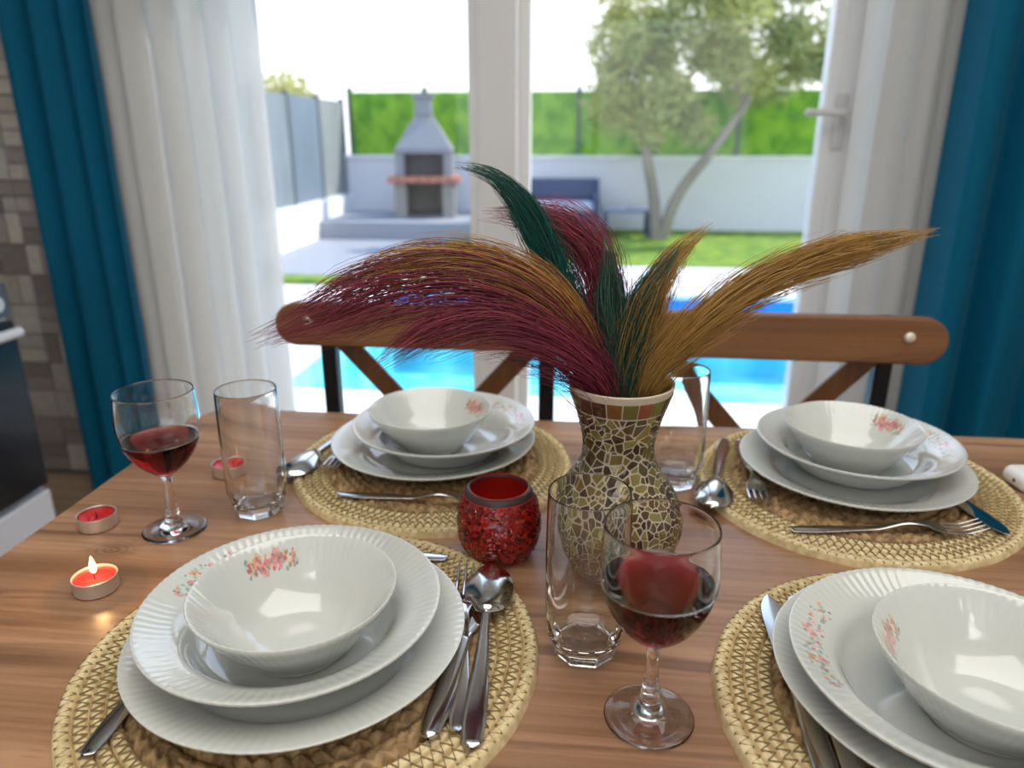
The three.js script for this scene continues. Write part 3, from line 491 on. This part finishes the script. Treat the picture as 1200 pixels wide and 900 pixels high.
lay('fork', 'steel handle poking out behind the stack next to the tealights', [-0.126, -0.6205], [-0.30, -0.617], 0);
lay('fork', 'steel handle poking out from the stack towards the straw rim by the tealights', [-0.323, -0.352], [-0.318, -0.6], 0);
lay('spoon', 'steel spoon beside the tumbler next to the red tealight cup', [-0.325, -0.985], [-0.352, -0.79], 0);
lay('fork', 'steel fork half under the stack behind the red candle holder', [-0.296, -0.99], [-0.312, -0.80], 0);
lay('fork', 'steel fork lying crosswise behind the red candle holder', [-0.283, -0.741], [-0.13, -0.735], 0);
lay('spoon', 'steel spoon on the straw rim beside the tumbler behind the vase', [0.190, -0.955], [0.146, -0.765], 0);
lay('fork', 'steel fork half under the stack next to the white remote', [0.209, -0.955], [0.199, -0.765], 0);
lay('fork', 'steel fork lying crosswise in front of the stack next to the white remote', [0.215, -0.712], [0.40, -0.728], 0);
lay('knife', 'steel knife blade mirroring the teal curtain on the placemat next to the remote', [0.39, -0.935], [0.437, -0.725], 0);
lay('knife', 'steel knife with its blade tip poking out on the placemat next to the wine glass', [0.162, -0.366], [0.1675, -0.59], 0);
lay('knife', 'steel handle poking out from under the plates next to the wine glass', [0.180, -0.366], [0.187, -0.55], 0);

// ------------------------------------------------------------------ glasses
function tumblerGeo() {
  const Ht = 0.145, R = 0.0325, base = 0.0245, oct = th => { const k = Math.PI / 4, a = ((th % k) + k) % k - k / 2; return Math.cos(k / 2) / Math.cos(a) * 1.02; };
  const prof = [];                                      // [r, y, octagon share]
  for (const p of [[0.0003, 0.0, 1], [0.015, 0.0, 1], [base - 0.0012, 0.0, 1], [base, 0.0012, 1], [base + 0.0006, 0.004, 1], [base + 0.0034, 0.012, 0.9], [R - 0.0012, 0.021, 0.55], [R - 0.0002, 0.028, 0.12], [R, 0.04, 0], [R + 0.0004, 0.09, 0], [R - 0.0002, 0.13, 0], [R - 0.0006, Ht - 0.001, 0], [R - 0.0012, Ht, 0], [R - 0.0018, Ht - 0.001, 0], [R - 0.0018, 0.12, 0], [R - 0.0019, 0.05, 0], [R - 0.0024, 0.03, 0], [R - 0.005, 0.019, 0], [0.02, 0.0135, 0], [0.01, 0.0118, 0], [0.0003, 0.0115, 0]]) prof.push(p);
  const n = 96, g = grid(n, prof.length * 3 - 3, (u, v) => { const q = v * (prof.length - 1), i = Math.min(prof.length - 2, Math.floor(q)), t = q - i, a = prof[i], b = prof[i + 1], th = u * Math.PI * 2; const r = a[0] + (b[0] - a[0]) * t, y = a[1] + (b[1] - a[1]) * t, o = a[2] + (b[2] - a[2]) * t, k = 1 + (oct(th) - 1) * o; return [r * k * Math.cos(th), y, r * k * Math.sin(th)]; }, true);
  return g;
}
const TUMBLER = tumblerGeo();
for (const [x, z, turn, lab] of [[-0.361, -0.712, 0.2, 'empty clear tumbler with faceted foot beside the wine glass by the tealights'], [0.006, -0.510, 0.35, 'empty clear tumbler with faceted foot standing in front of the mosaic vase'], [0.111, -0.832, 0.1, 'empty clear tumbler with faceted foot standing behind the mosaic vase']]) {
  const m = mesh('tumbler', TUMBLER, GLASS); m.position.set(x, TY + 0.0004, z); m.rotation.y = turn; tag(m, lab, 'glass', 'tumblers');
}
const wineProfile = (() => {
  const outer = [[0.0003, 0.0006], [0.02, 0.0003], [0.0315, 0.0], [0.0325, 0.0008], [0.032, 0.0018], [0.022, 0.0040], [0.013, 0.0072], [0.0085, 0.0125], [0.0068, 0.02], [0.0052, 0.034], [0.0046, 0.048], [0.0049, 0.058], [0.0068, 0.064], [0.0125, 0.0685], [0.0205, 0.0755], [0.0285, 0.0850], [0.0348, 0.0965], [0.0388, 0.1100], [0.0402, 0.1215], [0.0398, 0.134], [0.0388, 0.147], [0.0380, 0.1565], [0.0375, 0.1572], [0.0369, 0.1565]];
  const inner = [[0.0377, 0.147], [0.0387, 0.134], [0.0391, 0.1215], [0.0376, 0.1102], [0.0336, 0.0970], [0.0272, 0.0858], [0.019, 0.0768], [0.011, 0.0712], [0.0003, 0.0695]];
  return { outer, inner };
})();
const smooth = (p, n) => new THREE.CatmullRomCurve3(p.map(q => V(q[0], q[1], 0)), false, 'centripetal').getPoints(n).map(q => [Math.max(0.0002, q.x), q.y]);
const outerPts = smooth(wineProfile.outer, 120), innerPts = smooth(wineProfile.inner, 60);
const BOWL_FOOT = 0.0690;                                // the wine starts here; glass foot and stem below, glass bowl above
function gobletGeo(level) {
  const foot = outerPts.filter((p, i) => p[1] <= BOWL_FOOT && i < 100), top = outerPts.filter((p, i) => p[1] >= level - 0.0003 && i > 40), inn = innerPts.filter(p => p[1] >= level - 0.0003);
  return merge([lathe([...foot, [0.0002, BOWL_FOOT + 0.0002]], 72), lathe([...top, ...inn, top[0]], 72)]);
}
const wineBody = level => { const s = outerPts.filter((p, i) => p[1] > BOWL_FOOT && p[1] < level && i > 40), e = s[s.length - 1]; return lathe([[0.0002, BOWL_FOOT + 0.0003], ...s, [e[0] + 0.0001, level], [e[0] - 0.0015, level + 0.0003], [e[0] - 0.0035, level - 0.0006], [0.0002, level - 0.0006]], 72); };
const WINE = phys(lin(0.95, 0.9, 0.9), 0.0, { transmission: 1, thickness: 0.02, ior: 1.34, attenuationColor: lin(0.42, 0.012, 0.065), attenuationDistance: 0.025 });
for (const [x, z, level, lab] of [[-0.4335, -0.662, 0.105, 'wine glass of red wine standing beside the tealights'], [0.0535, -0.441, 0.113, 'wine glass of red wine standing in front of the vase and tumbler']]) {
  const g = thing('wine_glass', lab, 'glass', [x, TY + 0.0004, z], 0, 'wine glasses');
  mesh('goblet', gobletGeo(level), GLASS, g);
  mesh('red_wine', wineBody(level), WINE, g).userData.label = 'dark red wine';
}

// ------------------------------------------------------------------ mosaic surfaces of revolution
function profileCurve(pts) { const c = new THREE.CatmullRomCurve3(pts.map(p => V(p[0], p[1], 0)), false, 'centripetal'); return t => { const p = c.getPoint(t); return [p.x, p.y]; }; }
function mosaic(prof, y0, y1, N, grout, proud, s) { // Voronoi pieces on a surface of revolution; returns [{geo, p, n}]
  let sd = s; const q = () => { sd = (sd * 1664525 + 1013904223) >>> 0; return sd / 4294967296; };
  const T = 400, tab = []; let acc = 0; for (let i = 0; i <= T; i++) { const a = prof(i / T), b = prof(Math.min(1, (i + 1) / T)); if (a[1] >= y0 && a[1] <= y1) acc += a[0] * Math.hypot(b[0] - a[0], b[1] - a[1]); tab.push(acc); }
  const nrm = t => { const a = prof(Math.max(0, t - 0.004)), b = prof(Math.min(1, t + 0.004)), d = [b[0] - a[0], b[1] - a[1]], l = Math.hypot(...d); return [d[1] / l, -d[0] / l]; };
  const byY = new Array(2001); { let i = 0; for (let k = 0; k <= 2000; k++) { const p = prof(k / 2000); byY[k] = p; } }
  const rAt = y => { let lo = 0, hi = 2000; while (hi - lo > 1) { const m = (lo + hi) >> 1; if (byY[m][1] < y) lo = m; else hi = m; } return lo / 2000; };
  const pts = []; const area = 2 * Math.PI * acc, dmin = Math.sqrt(area / N) * 0.52; let tries = 0;
  while (pts.length < N && tries++ < N * 60) {
    const w = q() * acc; let i = 0, hi = T; while (hi - i > 1) { const m = (i + hi) >> 1; if (tab[m] < w) i = m; else hi = m; }
    const t = (i + q()) / T, p = prof(t), th = q() * 6.283185; if (p[1] < y0 || p[1] > y1) continue;
    const P = V(p[0] * Math.cos(th), p[1], p[0] * Math.sin(th)); if (pts.some(o => o.P.distanceTo(P) < dmin)) continue;
    const n = nrm(t); pts.push({ P, th, w: q(), N: V(n[0] * Math.cos(th), n[1], n[0] * Math.sin(th)) });
  }
  const out = [], reach = dmin * 4;
  for (const a of pts) {
    const U = V(-Math.sin(a.th), 0, Math.cos(a.th)), W = a.N.clone().cross(U).normalize(), big = dmin * 2.2;
    let poly = [[-big, -big], [big, -big], [big, big], [-big, big]];
    const clip = (nx, ny, d) => { const o = []; for (let i = 0; i < poly.length; i++) { const A = poly[i], B = poly[(i + 1) % poly.length], da = A[0] * nx + A[1] * ny - d, db = B[0] * nx + B[1] * ny - d; if (da <= 0) o.push(A); if ((da < 0 && db > 0) || (da > 0 && db < 0)) { const t = da / (da - db); o.push([A[0] + (B[0] - A[0]) * t, A[1] + (B[1] - A[1]) * t]); } } poly = o; };
    for (const b of pts) { if (a === b) continue; const D = b.P.clone().sub(a.P); if (D.length() > reach) continue; let x = D.dot(U), y = D.dot(W); const l = Math.hypot(x, y); if (l < 1e-6) continue; x /= l; y /= l; clip(x, y, D.length() * (0.5 + (a.w - b.w) * 0.28) - grout / 2); }
    // keep inside the band (top and bottom)
    const wy = W.y; if (Math.abs(wy) > 0.2) { clip(0, Math.sign(wy), (y1 - a.P.y) / Math.abs(wy)); clip(0, -Math.sign(wy), (a.P.y - y0) / Math.abs(wy)); }
    if (poly.length < 3) continue;
    const on = (x, y) => { const g = a.P.clone().addScaledVector(U, x).addScaledVector(W, y), yy = Math.min(y1, Math.max(y0, g.y)), t = rAt(yy), p = byY[Math.round(t * 2000)], n = nrm(t), th = Math.atan2(g.z, g.x); return [V(p[0] * Math.cos(th), p[1], p[0] * Math.sin(th)), V(n[0] * Math.cos(th), n[1], n[0] * Math.sin(th))]; };
    const pos = [], tri = (A, B, C) => pos.push(...A.toArray(), ...B.toArray(), ...C.toArray()), [c0, n0] = on(poly.reduce((s, p) => s + p[0], 0) / poly.length, poly.reduce((s, p) => s + p[1], 0) / poly.length), top = c0.clone().addScaledVector(n0, proud);
    const ring = poly.map(p => on(...p)), hi2 = ring.map(([p, n]) => p.clone().addScaledVector(n, proud * 0.85)), lo2 = ring.map(([p, n]) => p.clone().addScaledVector(n, -0.0004));
    for (let i = 0; i < poly.length; i++) { const k = (i + 1) % poly.length; tri(top, hi2[i], hi2[k]); tri(hi2[i], lo2[i], lo2[k]); tri(hi2[i], lo2[k], hi2[k]); }
    const g = new THREE.BufferGeometry(); g.setAttribute('position', new THREE.Float32BufferAttribute(pos, 3)); g.computeVertexNormals();
    out.push({ geo: g, P: a.P, N: a.N });
  }
  return out;
}
const VX = 0.032, VZ = -0.64;
{
  const v = thing('mosaic_vase', 'waisted gold crackle mosaic vase with cream grout holding dyed plumes', 'vase', [VX, TY + 0.0004, VZ]);
  const outer = [[0.036, 0.0], [0.043, 0.006], [0.055, 0.022], [0.0635, 0.045], [0.0625, 0.064], [0.054, 0.083], [0.042, 0.1], [0.0342, 0.116], [0.0325, 0.13], [0.0355, 0.148], [0.0405, 0.166], [0.0478, 0.189]];
  const P = profileCurve(outer), wall = [];
  for (let i = 0; i <= 60; i++) wall.push(P(i / 60));
  const lip = [[0.0480, 0.1905], [0.0468, 0.191], [0.0458, 0.19]], inside = []; for (let i = 60; i >= 4; i--) { const p = P(i / 60); inside.push([p[0] - 0.0022, Math.max(0.004, p[1] - 0.0005)]); }
  mesh('body', lathe([[0.0003, 0], ...wall, ...lip], 72), phys(lin(0.74, 0.64, 0.49), 0.7, { transmission: 0.2, thickness: 0 }), v);
  mesh('inner_glass', lathe([[0.0456, 0.1895], ...inside, [0.0003, 0.004]], 72), phys(lin(0.85, 0.48, 0.06), 0.45, { transmission: 0.55, thickness: 0 }), v).userData.label = 'amber glass lining';
  const tints = [[0.11, 0.075, 0.016], [0.19, 0.14, 0.03], [0.06, 0.035, 0.01], [0.27, 0.23, 0.05], [0.09, 0.062, 0.014], [0.045, 0.022, 0.009]].map(c => phys(lin(...c), 0.16, { clearcoat: 0.7, clearcoatRoughness: 0.05, metalness: 0.25 }));
  const pieces = mosaic(P, 0.006, 0.1675, 1000, 0.0015, 0.0007, 99), eye = V(0 - VX, 0.4, 0 - VZ);
  for (const p of pieces) p.face = p.N.dot(eye.clone().sub(p.P).normalize());
  pieces.sort((a, b) => b.face - a.face);
  pieces.slice(0, 285).forEach((p, i) => mesh('mosaic_piece', p.geo, tints[Math.floor(hash(i, 1, 7) * 6)], v));
  for (let k = 0; k < 6; k++) { const rest = mesh('mosaic_pieces', merge(pieces.slice(285).filter((p, i) => Math.floor(hash(i, 3, 7) * 6) === k).map(p => p.geo)), tints[k], v); rest.userData.kind = 'stuff'; }
  // row of square tiles below the lip
  const rimTints = [[0.11, 0.05, 0.015], [0.07, 0.03, 0.01], [0.19, 0.085, 0.022], [0.15, 0.13, 0.03], [0.26, 0.075, 0.025], [0.17, 0.155, 0.035]].map(c => phys(lin(...c), 0.25, { specularIntensity: 0.6 }));
  const rimAt = y => { let b = P(1); for (let i = 0; i <= 400; i++) { const p = P(i / 400); if (Math.abs(p[1] - y) < Math.abs(b[1] - y)) b = p; } return b; };
  const nT = 20; for (let i = 0; i < nT; i++) {
    const a0 = (i + 0.05) / nT * 6.28319, a1 = (i + 0.95) / nT * 6.28319, A = rimAt(0.1695), B = rimAt(0.1835);
    mesh('rim_tile', grid(5, 4, (u, w) => { const cl = q => Math.min(1, Math.max(0, q)), ku = cl((u - 0.2) / 0.6), kw = cl((w - 0.25) / 0.5), a = a0 + (a1 - a0) * ku, r = A[0] + (B[0] - A[0]) * kw, e = (u < 0.1 || u > 0.9 || w < 0.1 || w > 0.9) ? -0.0006 : 0.0009; return [(r + e) * Math.cos(a), A[1] + (B[1] - A[1]) * kw, (r + e) * Math.sin(a)]; }), rimTints[(i * 5 + 1) % 6], v);
  }
}
{
  const h = thing('candle_holder', 'round red crackle glass candle holder beside the vase', 'candle holder', [-0.0815, TY + 0.0004, -0.652]);
  const pts = [[0.024, 0.0], [0.031, 0.004], [0.0382, 0.016], [0.0412, 0.032], [0.0402, 0.048], [0.0358, 0.064], [0.0312, 0.0715]];
  const P = profileCurve(pts), wall = []; for (let i = 0; i <= 40; i++) wall.push(P(i / 40));
  const red = phys(lin(0.85, 0.03, 0.012), 0.55, { transmission: 0.55, thickness: 0 });
  mesh('glass_body', lathe([[0.0003, 0.0], ...wall, [0.0302, 0.0722], [0.0292, 0.0712], ...[...wall].reverse().map(p => [Math.max(0.0003, p[0] - 0.0022), p[1] + 0.003]), [0.0003, 0.004]], 64), red, h);
  mesh('rim_band', lathe([[0.0330, 0.0686], [0.0340, 0.0678], [0.0322, 0.0722], [0.0300, 0.0738], [0.0288, 0.0722], [0.0286, 0.070]], 64), std(lin(0.055, 0.03, 0.03), 0.45), h).userData.label = 'dark brown rim';
  const pieces = mosaic(P, 0.003, 0.0668, 1300, 0.0005, 0.0006, 5);
  const cols = [[0.30, 0.006, 0.008], [0.48, 0.012, 0.01], [0.13, 0.003, 0.005], [0.66, 0.07, 0.02]];
  for (let k = 0; k < 4; k++) { const g = mesh('crackle_glass', merge(pieces.filter((p, i) => (hash(i, 2, 3) < 0.62 ? (i % 2) * 2 : hash(i, 5, 3) < 0.78 ? 1 : 3) === k).map(p => { const c = p.geo, q = c.attributes.position, j = hash(Math.round(p.P.x * 1e5), Math.round(p.P.y * 1e5), 4) - 0.5, j2 = hash(Math.round(p.P.z * 1e5), 9, 4) - 0.5; const U = V(-p.N.z, 0, p.N.x).normalize(), W = p.N.clone().cross(U); for (let i = 0; i < q.count; i++) { const d = V(q.getX(i), q.getY(i), q.getZ(i)).sub(p.P), e = (d.dot(U) * j + d.dot(W) * j2) * 0.5; q.setXYZ(i, q.getX(i) + p.N.x * e, q.getY(i) + p.N.y * e, q.getZ(i) + p.N.z * e); } c.computeVertexNormals(); return c; })), phys(lin(...cols[k]), 0.12, { clearcoat: 1, clearcoatRoughness: 0.04, transmission: 0.4, thickness: 0 }), h); g.userData.kind = 'stuff'; }
}

// ------------------------------------------------------------------ dyed plumes standing in the vase
function plume(label, pts, { n = 260, w = 0.012, tone, tone2, mix2 = 0, droop = 0, tipSpread = 1, thick = 0.00045, start = 0.25, swirl = 0, far = 0.10 }, stemTone) {
  // pts: [pixel x, pixel y, z]; the plume starts inside the vase
  const root = V(VX + pts[0][3], TY + 0.05, VZ + pts[0][4]);
  const P = [root, ...pts.map(p => at(p[0], p[1], p[2]))], c = new THREE.CatmullRomCurve3(P, false, 'centripetal');
  const g = thing('dyed_plume', label, 'plume', [0, 0, 0], 0, 'dyed plumes in the vase');
  const o = root.clone(); g.position.copy(o);
  const K = 40, fr = c.computeFrenetFrames(K), base = []; let nrm = V(0, 0, 1);
  for (let k = 0; k <= K; k++) { const t = fr.tangents[k]; nrm = nrm.clone().sub(t.clone().multiplyScalar(nrm.dot(t))).normalize(); base.push([c.getPointAt(k / K), nrm.clone(), t.clone().cross(nrm)]); }
  const where = s => { const q = Math.min(K, Math.max(0, s * K)), i = Math.min(K - 1, Math.floor(q)), t = q - i; return [base[i][0].clone().lerp(base[i + 1][0], t), base[i][1].clone().lerp(base[i + 1][1], t).normalize(), base[i][2].clone().lerp(base[i + 1][2], t).normalize()]; };
  const pos = [], col = [], idx = [];
  for (let k = 0; k < n; k++) {
    const s0 = 0.1 + 0.68 * Math.pow(rnd(), 1.15), len = rr(0.16, 0.42), s1 = Math.min(rr(0.82, 1), s0 + len), a = rnd() * 6.283, q0 = Math.sqrt(rnd()), wig = rr(-1, 1), wig2 = rr(-1, 1), f1 = rr(1.5, 3.5);
    const cl = rnd() < mix2 ? tone2 : tone, b = rr(0.4, 1.35), S = 11, b0 = pos.length / 3;
    for (let i = 0; i <= S; i++) {
      const t = i / S, s = s0 + (s1 - s0) * t, [p, N, B] = where(s), env = w * (0.13 + 1.05 * Math.sin(Math.min(1, s * 1.05) * Math.PI * 0.9)) * (0.45 + 0.85 * t * tipSpread) * (s > 0.8 ? 1 - (s - 0.8) * 3.2 : 1), aa = a + swirl * t;
      p.addScaledVector(N, Math.cos(aa) * q0 * env + wig * w * 0.12 * Math.sin(t * f1 * 3)).addScaledVector(B, Math.sin(aa) * q0 * env + wig2 * w * 0.14 * Math.sin(t * f1 * 2.6 + 1));
      p.y -= droop * t * t * (0.4 + q0 * 0.6);
      const h = thick * (1 - 0.72 * t);
      for (let e = 0; e < 3; e++) { const an = e * 2.0944 + k, v = p.clone().addScaledVector(N, Math.cos(an) * h).addScaledVector(B, Math.sin(an) * h).sub(o); pos.push(v.x, v.y, v.z); const m = b * (0.92 + 0.16 * hash(k, i, 6)); col.push(cl[0] * m, cl[1] * m, cl[2] * m); }
      if (i) { const A = b0 + (i - 1) * 3, Bq = b0 + i * 3; for (let e = 0; e < 3; e++) { const f = (e + 1) % 3; idx.push(A + e, Bq + e, A + f, A + f, Bq + e, Bq + f); } }
    }
  }
  const bg = new THREE.BufferGeometry(); bg.setAttribute('position', new THREE.Float32BufferAttribute(pos, 3)); bg.setAttribute('color', new THREE.Float32BufferAttribute(col, 3)); bg.setIndex(idx); bg.computeVertexNormals();
  const m = mesh('bristles', bg, PLUME, g); m.userData.kind = 'stuff';
  const stem = new THREE.CatmullRomCurve3(Array.from({ length: 14 }, (_, i) => c.getPointAt(i / 13 * 0.7).sub(o)));
  mesh('stem', new THREE.TubeGeometry(stem, 24, 0.0011, 6), std(lin(...(stemTone || tone)), 0.7), g);
}
const PLUME = std(0xffffff, 0.55, { vertexColors: true });
const BURG = [0.20, 0.016, 0.042], BURG2 = [0.33, 0.05, 0.075], GOLD = [0.46, 0.25, 0.04], TEALP = [0.004, 0.125, 0.10], GREEN = [0.012, 0.085, 0.06], TAN = [0.50, 0.28, 0.09], SAGE = [0.10, 0.17, 0.13];
const Z = VZ;
plume('burgundy plume arching low past the front of the chair rail', [[702, 452, Z + 0.02, 0.005, 0.006], [655, 405, Z + 0.03], [585, 374, Z + 0.035], [505, 382, Z + 0.04], [425, 422, Z + 0.045]], { n: 620, w: 0.022, tone: BURG, tone2: BURG2, mix2: 0.3, droop: 0.012 });
plume('longest burgundy plume reaching out over the chair screw', [[698, 447, Z + 0.01, -0.004, 0.0], [640, 375, Z + 0.01], [560, 338, Z + 0.01], [460, 338, Z + 0.01], [370, 365, Z + 0.01], [285, 390, Z + 0.01]], { n: 820, w: 0.034, tone: BURG, tone2: BURG2, mix2: 0.35, droop: 0.01 });
plume('golden plume lying over the longest burgundy plume', [[705, 448, Z - 0.005, 0.003, -0.006], [658, 362, Z + 0.01], [598, 318, Z + 0.012], [515, 303, Z + 0.012], [425, 318, Z + 0.01], [355, 345, Z + 0.01]], { n: 620, w: 0.020, tone: GOLD, tone2: BURG2, mix2: 0.35, droop: 0.004 });
plume('tall teal plume bending over at its tip', [[708, 445, Z - 0.012, -0.008, 0.004], [668, 370, Z - 0.015], [640, 295, Z - 0.015], [608, 235, Z - 0.01], [572, 203, Z - 0.005], [530, 193, Z]], { n: 1232, w: 0.0165, tone: TEALP, tone2: GREEN, mix2: 0.3 });
plume('burgundy plume rising upright behind the teal plume', [[720, 440, Z - 0.03, 0.01, -0.012], [705, 350, Z - 0.035], [685, 290, Z - 0.04], [640, 258, Z - 0.04], [560, 248, Z - 0.04]], { n: 760, w: 0.028, tone: BURG2, tone2: BURG, mix2: 0.4 });
plume('short burgundy plume standing between the teal and sage plumes', [[724, 440, Z - 0.025, 0.008, 0.006], [712, 350, Z - 0.03], [696, 290, Z - 0.035], [668, 262, Z - 0.035]], { n: 726, w: 0.019, tone: BURG, tone2: GOLD, mix2: 0.1 });
plume('short straight sage green plume in the middle of the vase', [[722, 445, Z + 0.005, 0.004, 0.01], [716, 370, Z + 0.005], [713, 315, Z + 0.005], [711, 272, Z + 0.005]], { n: 726, w: 0.0145, tone: GREEN, tone2: SAGE, mix2: 0.45 });
plume('dark green plume with straw coloured tips leaning over the vase lip', [[728, 448, Z + 0.012, 0.002, 0.014], [741, 385, Z + 0.012], [760, 335, Z + 0.01], [800, 285, Z]], { n: 792, w: 0.016, tone: GREEN, tone2: GOLD, mix2: 0.32 });
plume('golden plume rising beside the dark green plume', [[748, 448, Z - 0.01, 0.008, -0.002], [762, 375, Z - 0.02], [782, 315, Z - 0.035], [806, 285, Z - 0.04], [838, 258, Z - 0.05]], { n: 572, w: 0.017, tone: TAN, tone2: GOLD, mix2: 0.5 });
plume('longest golden plume reaching out towards the sheer curtain', [[757, 450, Z + 0.005, 0.012, 0.004], [810, 390, Z], [868, 345, Z - 0.01], [940, 310, Z - 0.02], [1020, 288, Z - 0.03], [1105, 270, Z - 0.04]], { n: 1232, w: 0.018, tone: GOLD, tone2: TAN, mix2: 0.4 });

// ------------------------------------------------------------------ tealights
function tealight(label, x, z, lit, group) {
  const g = thing('tealight', label, 'candle', [x, TY + 0.0003, z], rr(0, 6), group), R = 0.0192;
  mesh('cup', lathe([[0.0003, 0], [R - 0.001, 0], [R, 0.001], [R, 0.014], [R + 0.0006, 0.0148], [R - 0.0002, 0.0152], [R - 0.0008, 0.0142], [R - 0.0009, 0.002], [0.0003, 0.0015]], 48), std(lin(0.66, 0.60, 0.55), 0.35, { metalness: 0.7 }), g);
  const wax = phys(lin(0.62, 0.02, 0.022), 0.3, { transmission: 0.12, thickness: 0 });
  mesh('wax', lathe(lit ? [[0.0003, 0.0015], [R - 0.0011, 0.0015], [R - 0.0011, 0.0128], [R - 0.004, 0.0118], [0.006, 0.0112], [0.0003, 0.011]] : [[0.0003, 0.0015], [R - 0.0011, 0.0015], [R - 0.0011, 0.0138], [R - 0.0035, 0.0120], [0.008, 0.0095], [0.0003, 0.0090]], 40), wax, g);
  mesh('wick', rod([0, 0.009, 0], [0.0005, 0.0175, 0.0002], 0.0006, 0.0005, 6), std(lin(0.02, 0.015, 0.012), 0.9), g);
  if (lit) {
    mesh('flame', lathe([[0.0001, 0.0165], [0.0022, 0.0185], [0.0033, 0.0215], [0.0028, 0.0265], [0.0014, 0.032], [0.0001, 0.0355]], 20), std(lin(1, 0.7, 0.3), 1, { emissive: lin(1, 0.62, 0.22), emissiveIntensity: 5 }), g);
    const l = new THREE.PointLight(lin(1, 0.6, 0.25), 0.006, 0, 2); l.position.set(x, TY + 0.026, z); l.castShadow = true; l.shadow.radius = 0.15; scene.add(l);
  } else if (group) mesh('wax_lip', new THREE.SphereGeometry(0.004, 12, 8).scale(1.3, 0.5, 0.8).translate(0.009, 0.0145, 0.008), wax, g);
  return g;
}
tealight('lit red tealight with a small flame', -0.4465, -0.549, true);
tealight('unlit red tealight beside the wine glass foot', -0.520, -0.660, false, 'unlit red tealights');
tealight('unlit red tealight behind the clear tumbler', -0.4395, -0.80, false, 'unlit red tealights');

// ------------------------------------------------------------------ small white remote at the table edge
{
  const r = thing('remote_control', 'small white remote with dark display on the table by the teal curtain', 'remote', [0.568, TY + 0.0003, -0.868], 0.12);
  mesh('case', rbox(0.115, 0.023, 0.046, 0.0105, 0, 0.0115, 0, 5), std(lin(0.8, 0.79, 0.77), 0.35), r);
  mesh('display', rbox(0.05, 0.0012, 0.03, 0.0005, 0.008, 0.0233, 0), std(lin(0.03, 0.04, 0.045), 0.15), r);
  mesh('socket', rod([-0.0578, 0.0115, 0.004], [-0.052, 0.0115, 0.004], 0.0024), std(lin(0.05, 0.04, 0.04), 0.5), r).userData.label = 'dark round hole';
}
renderer.render(scene, camera);
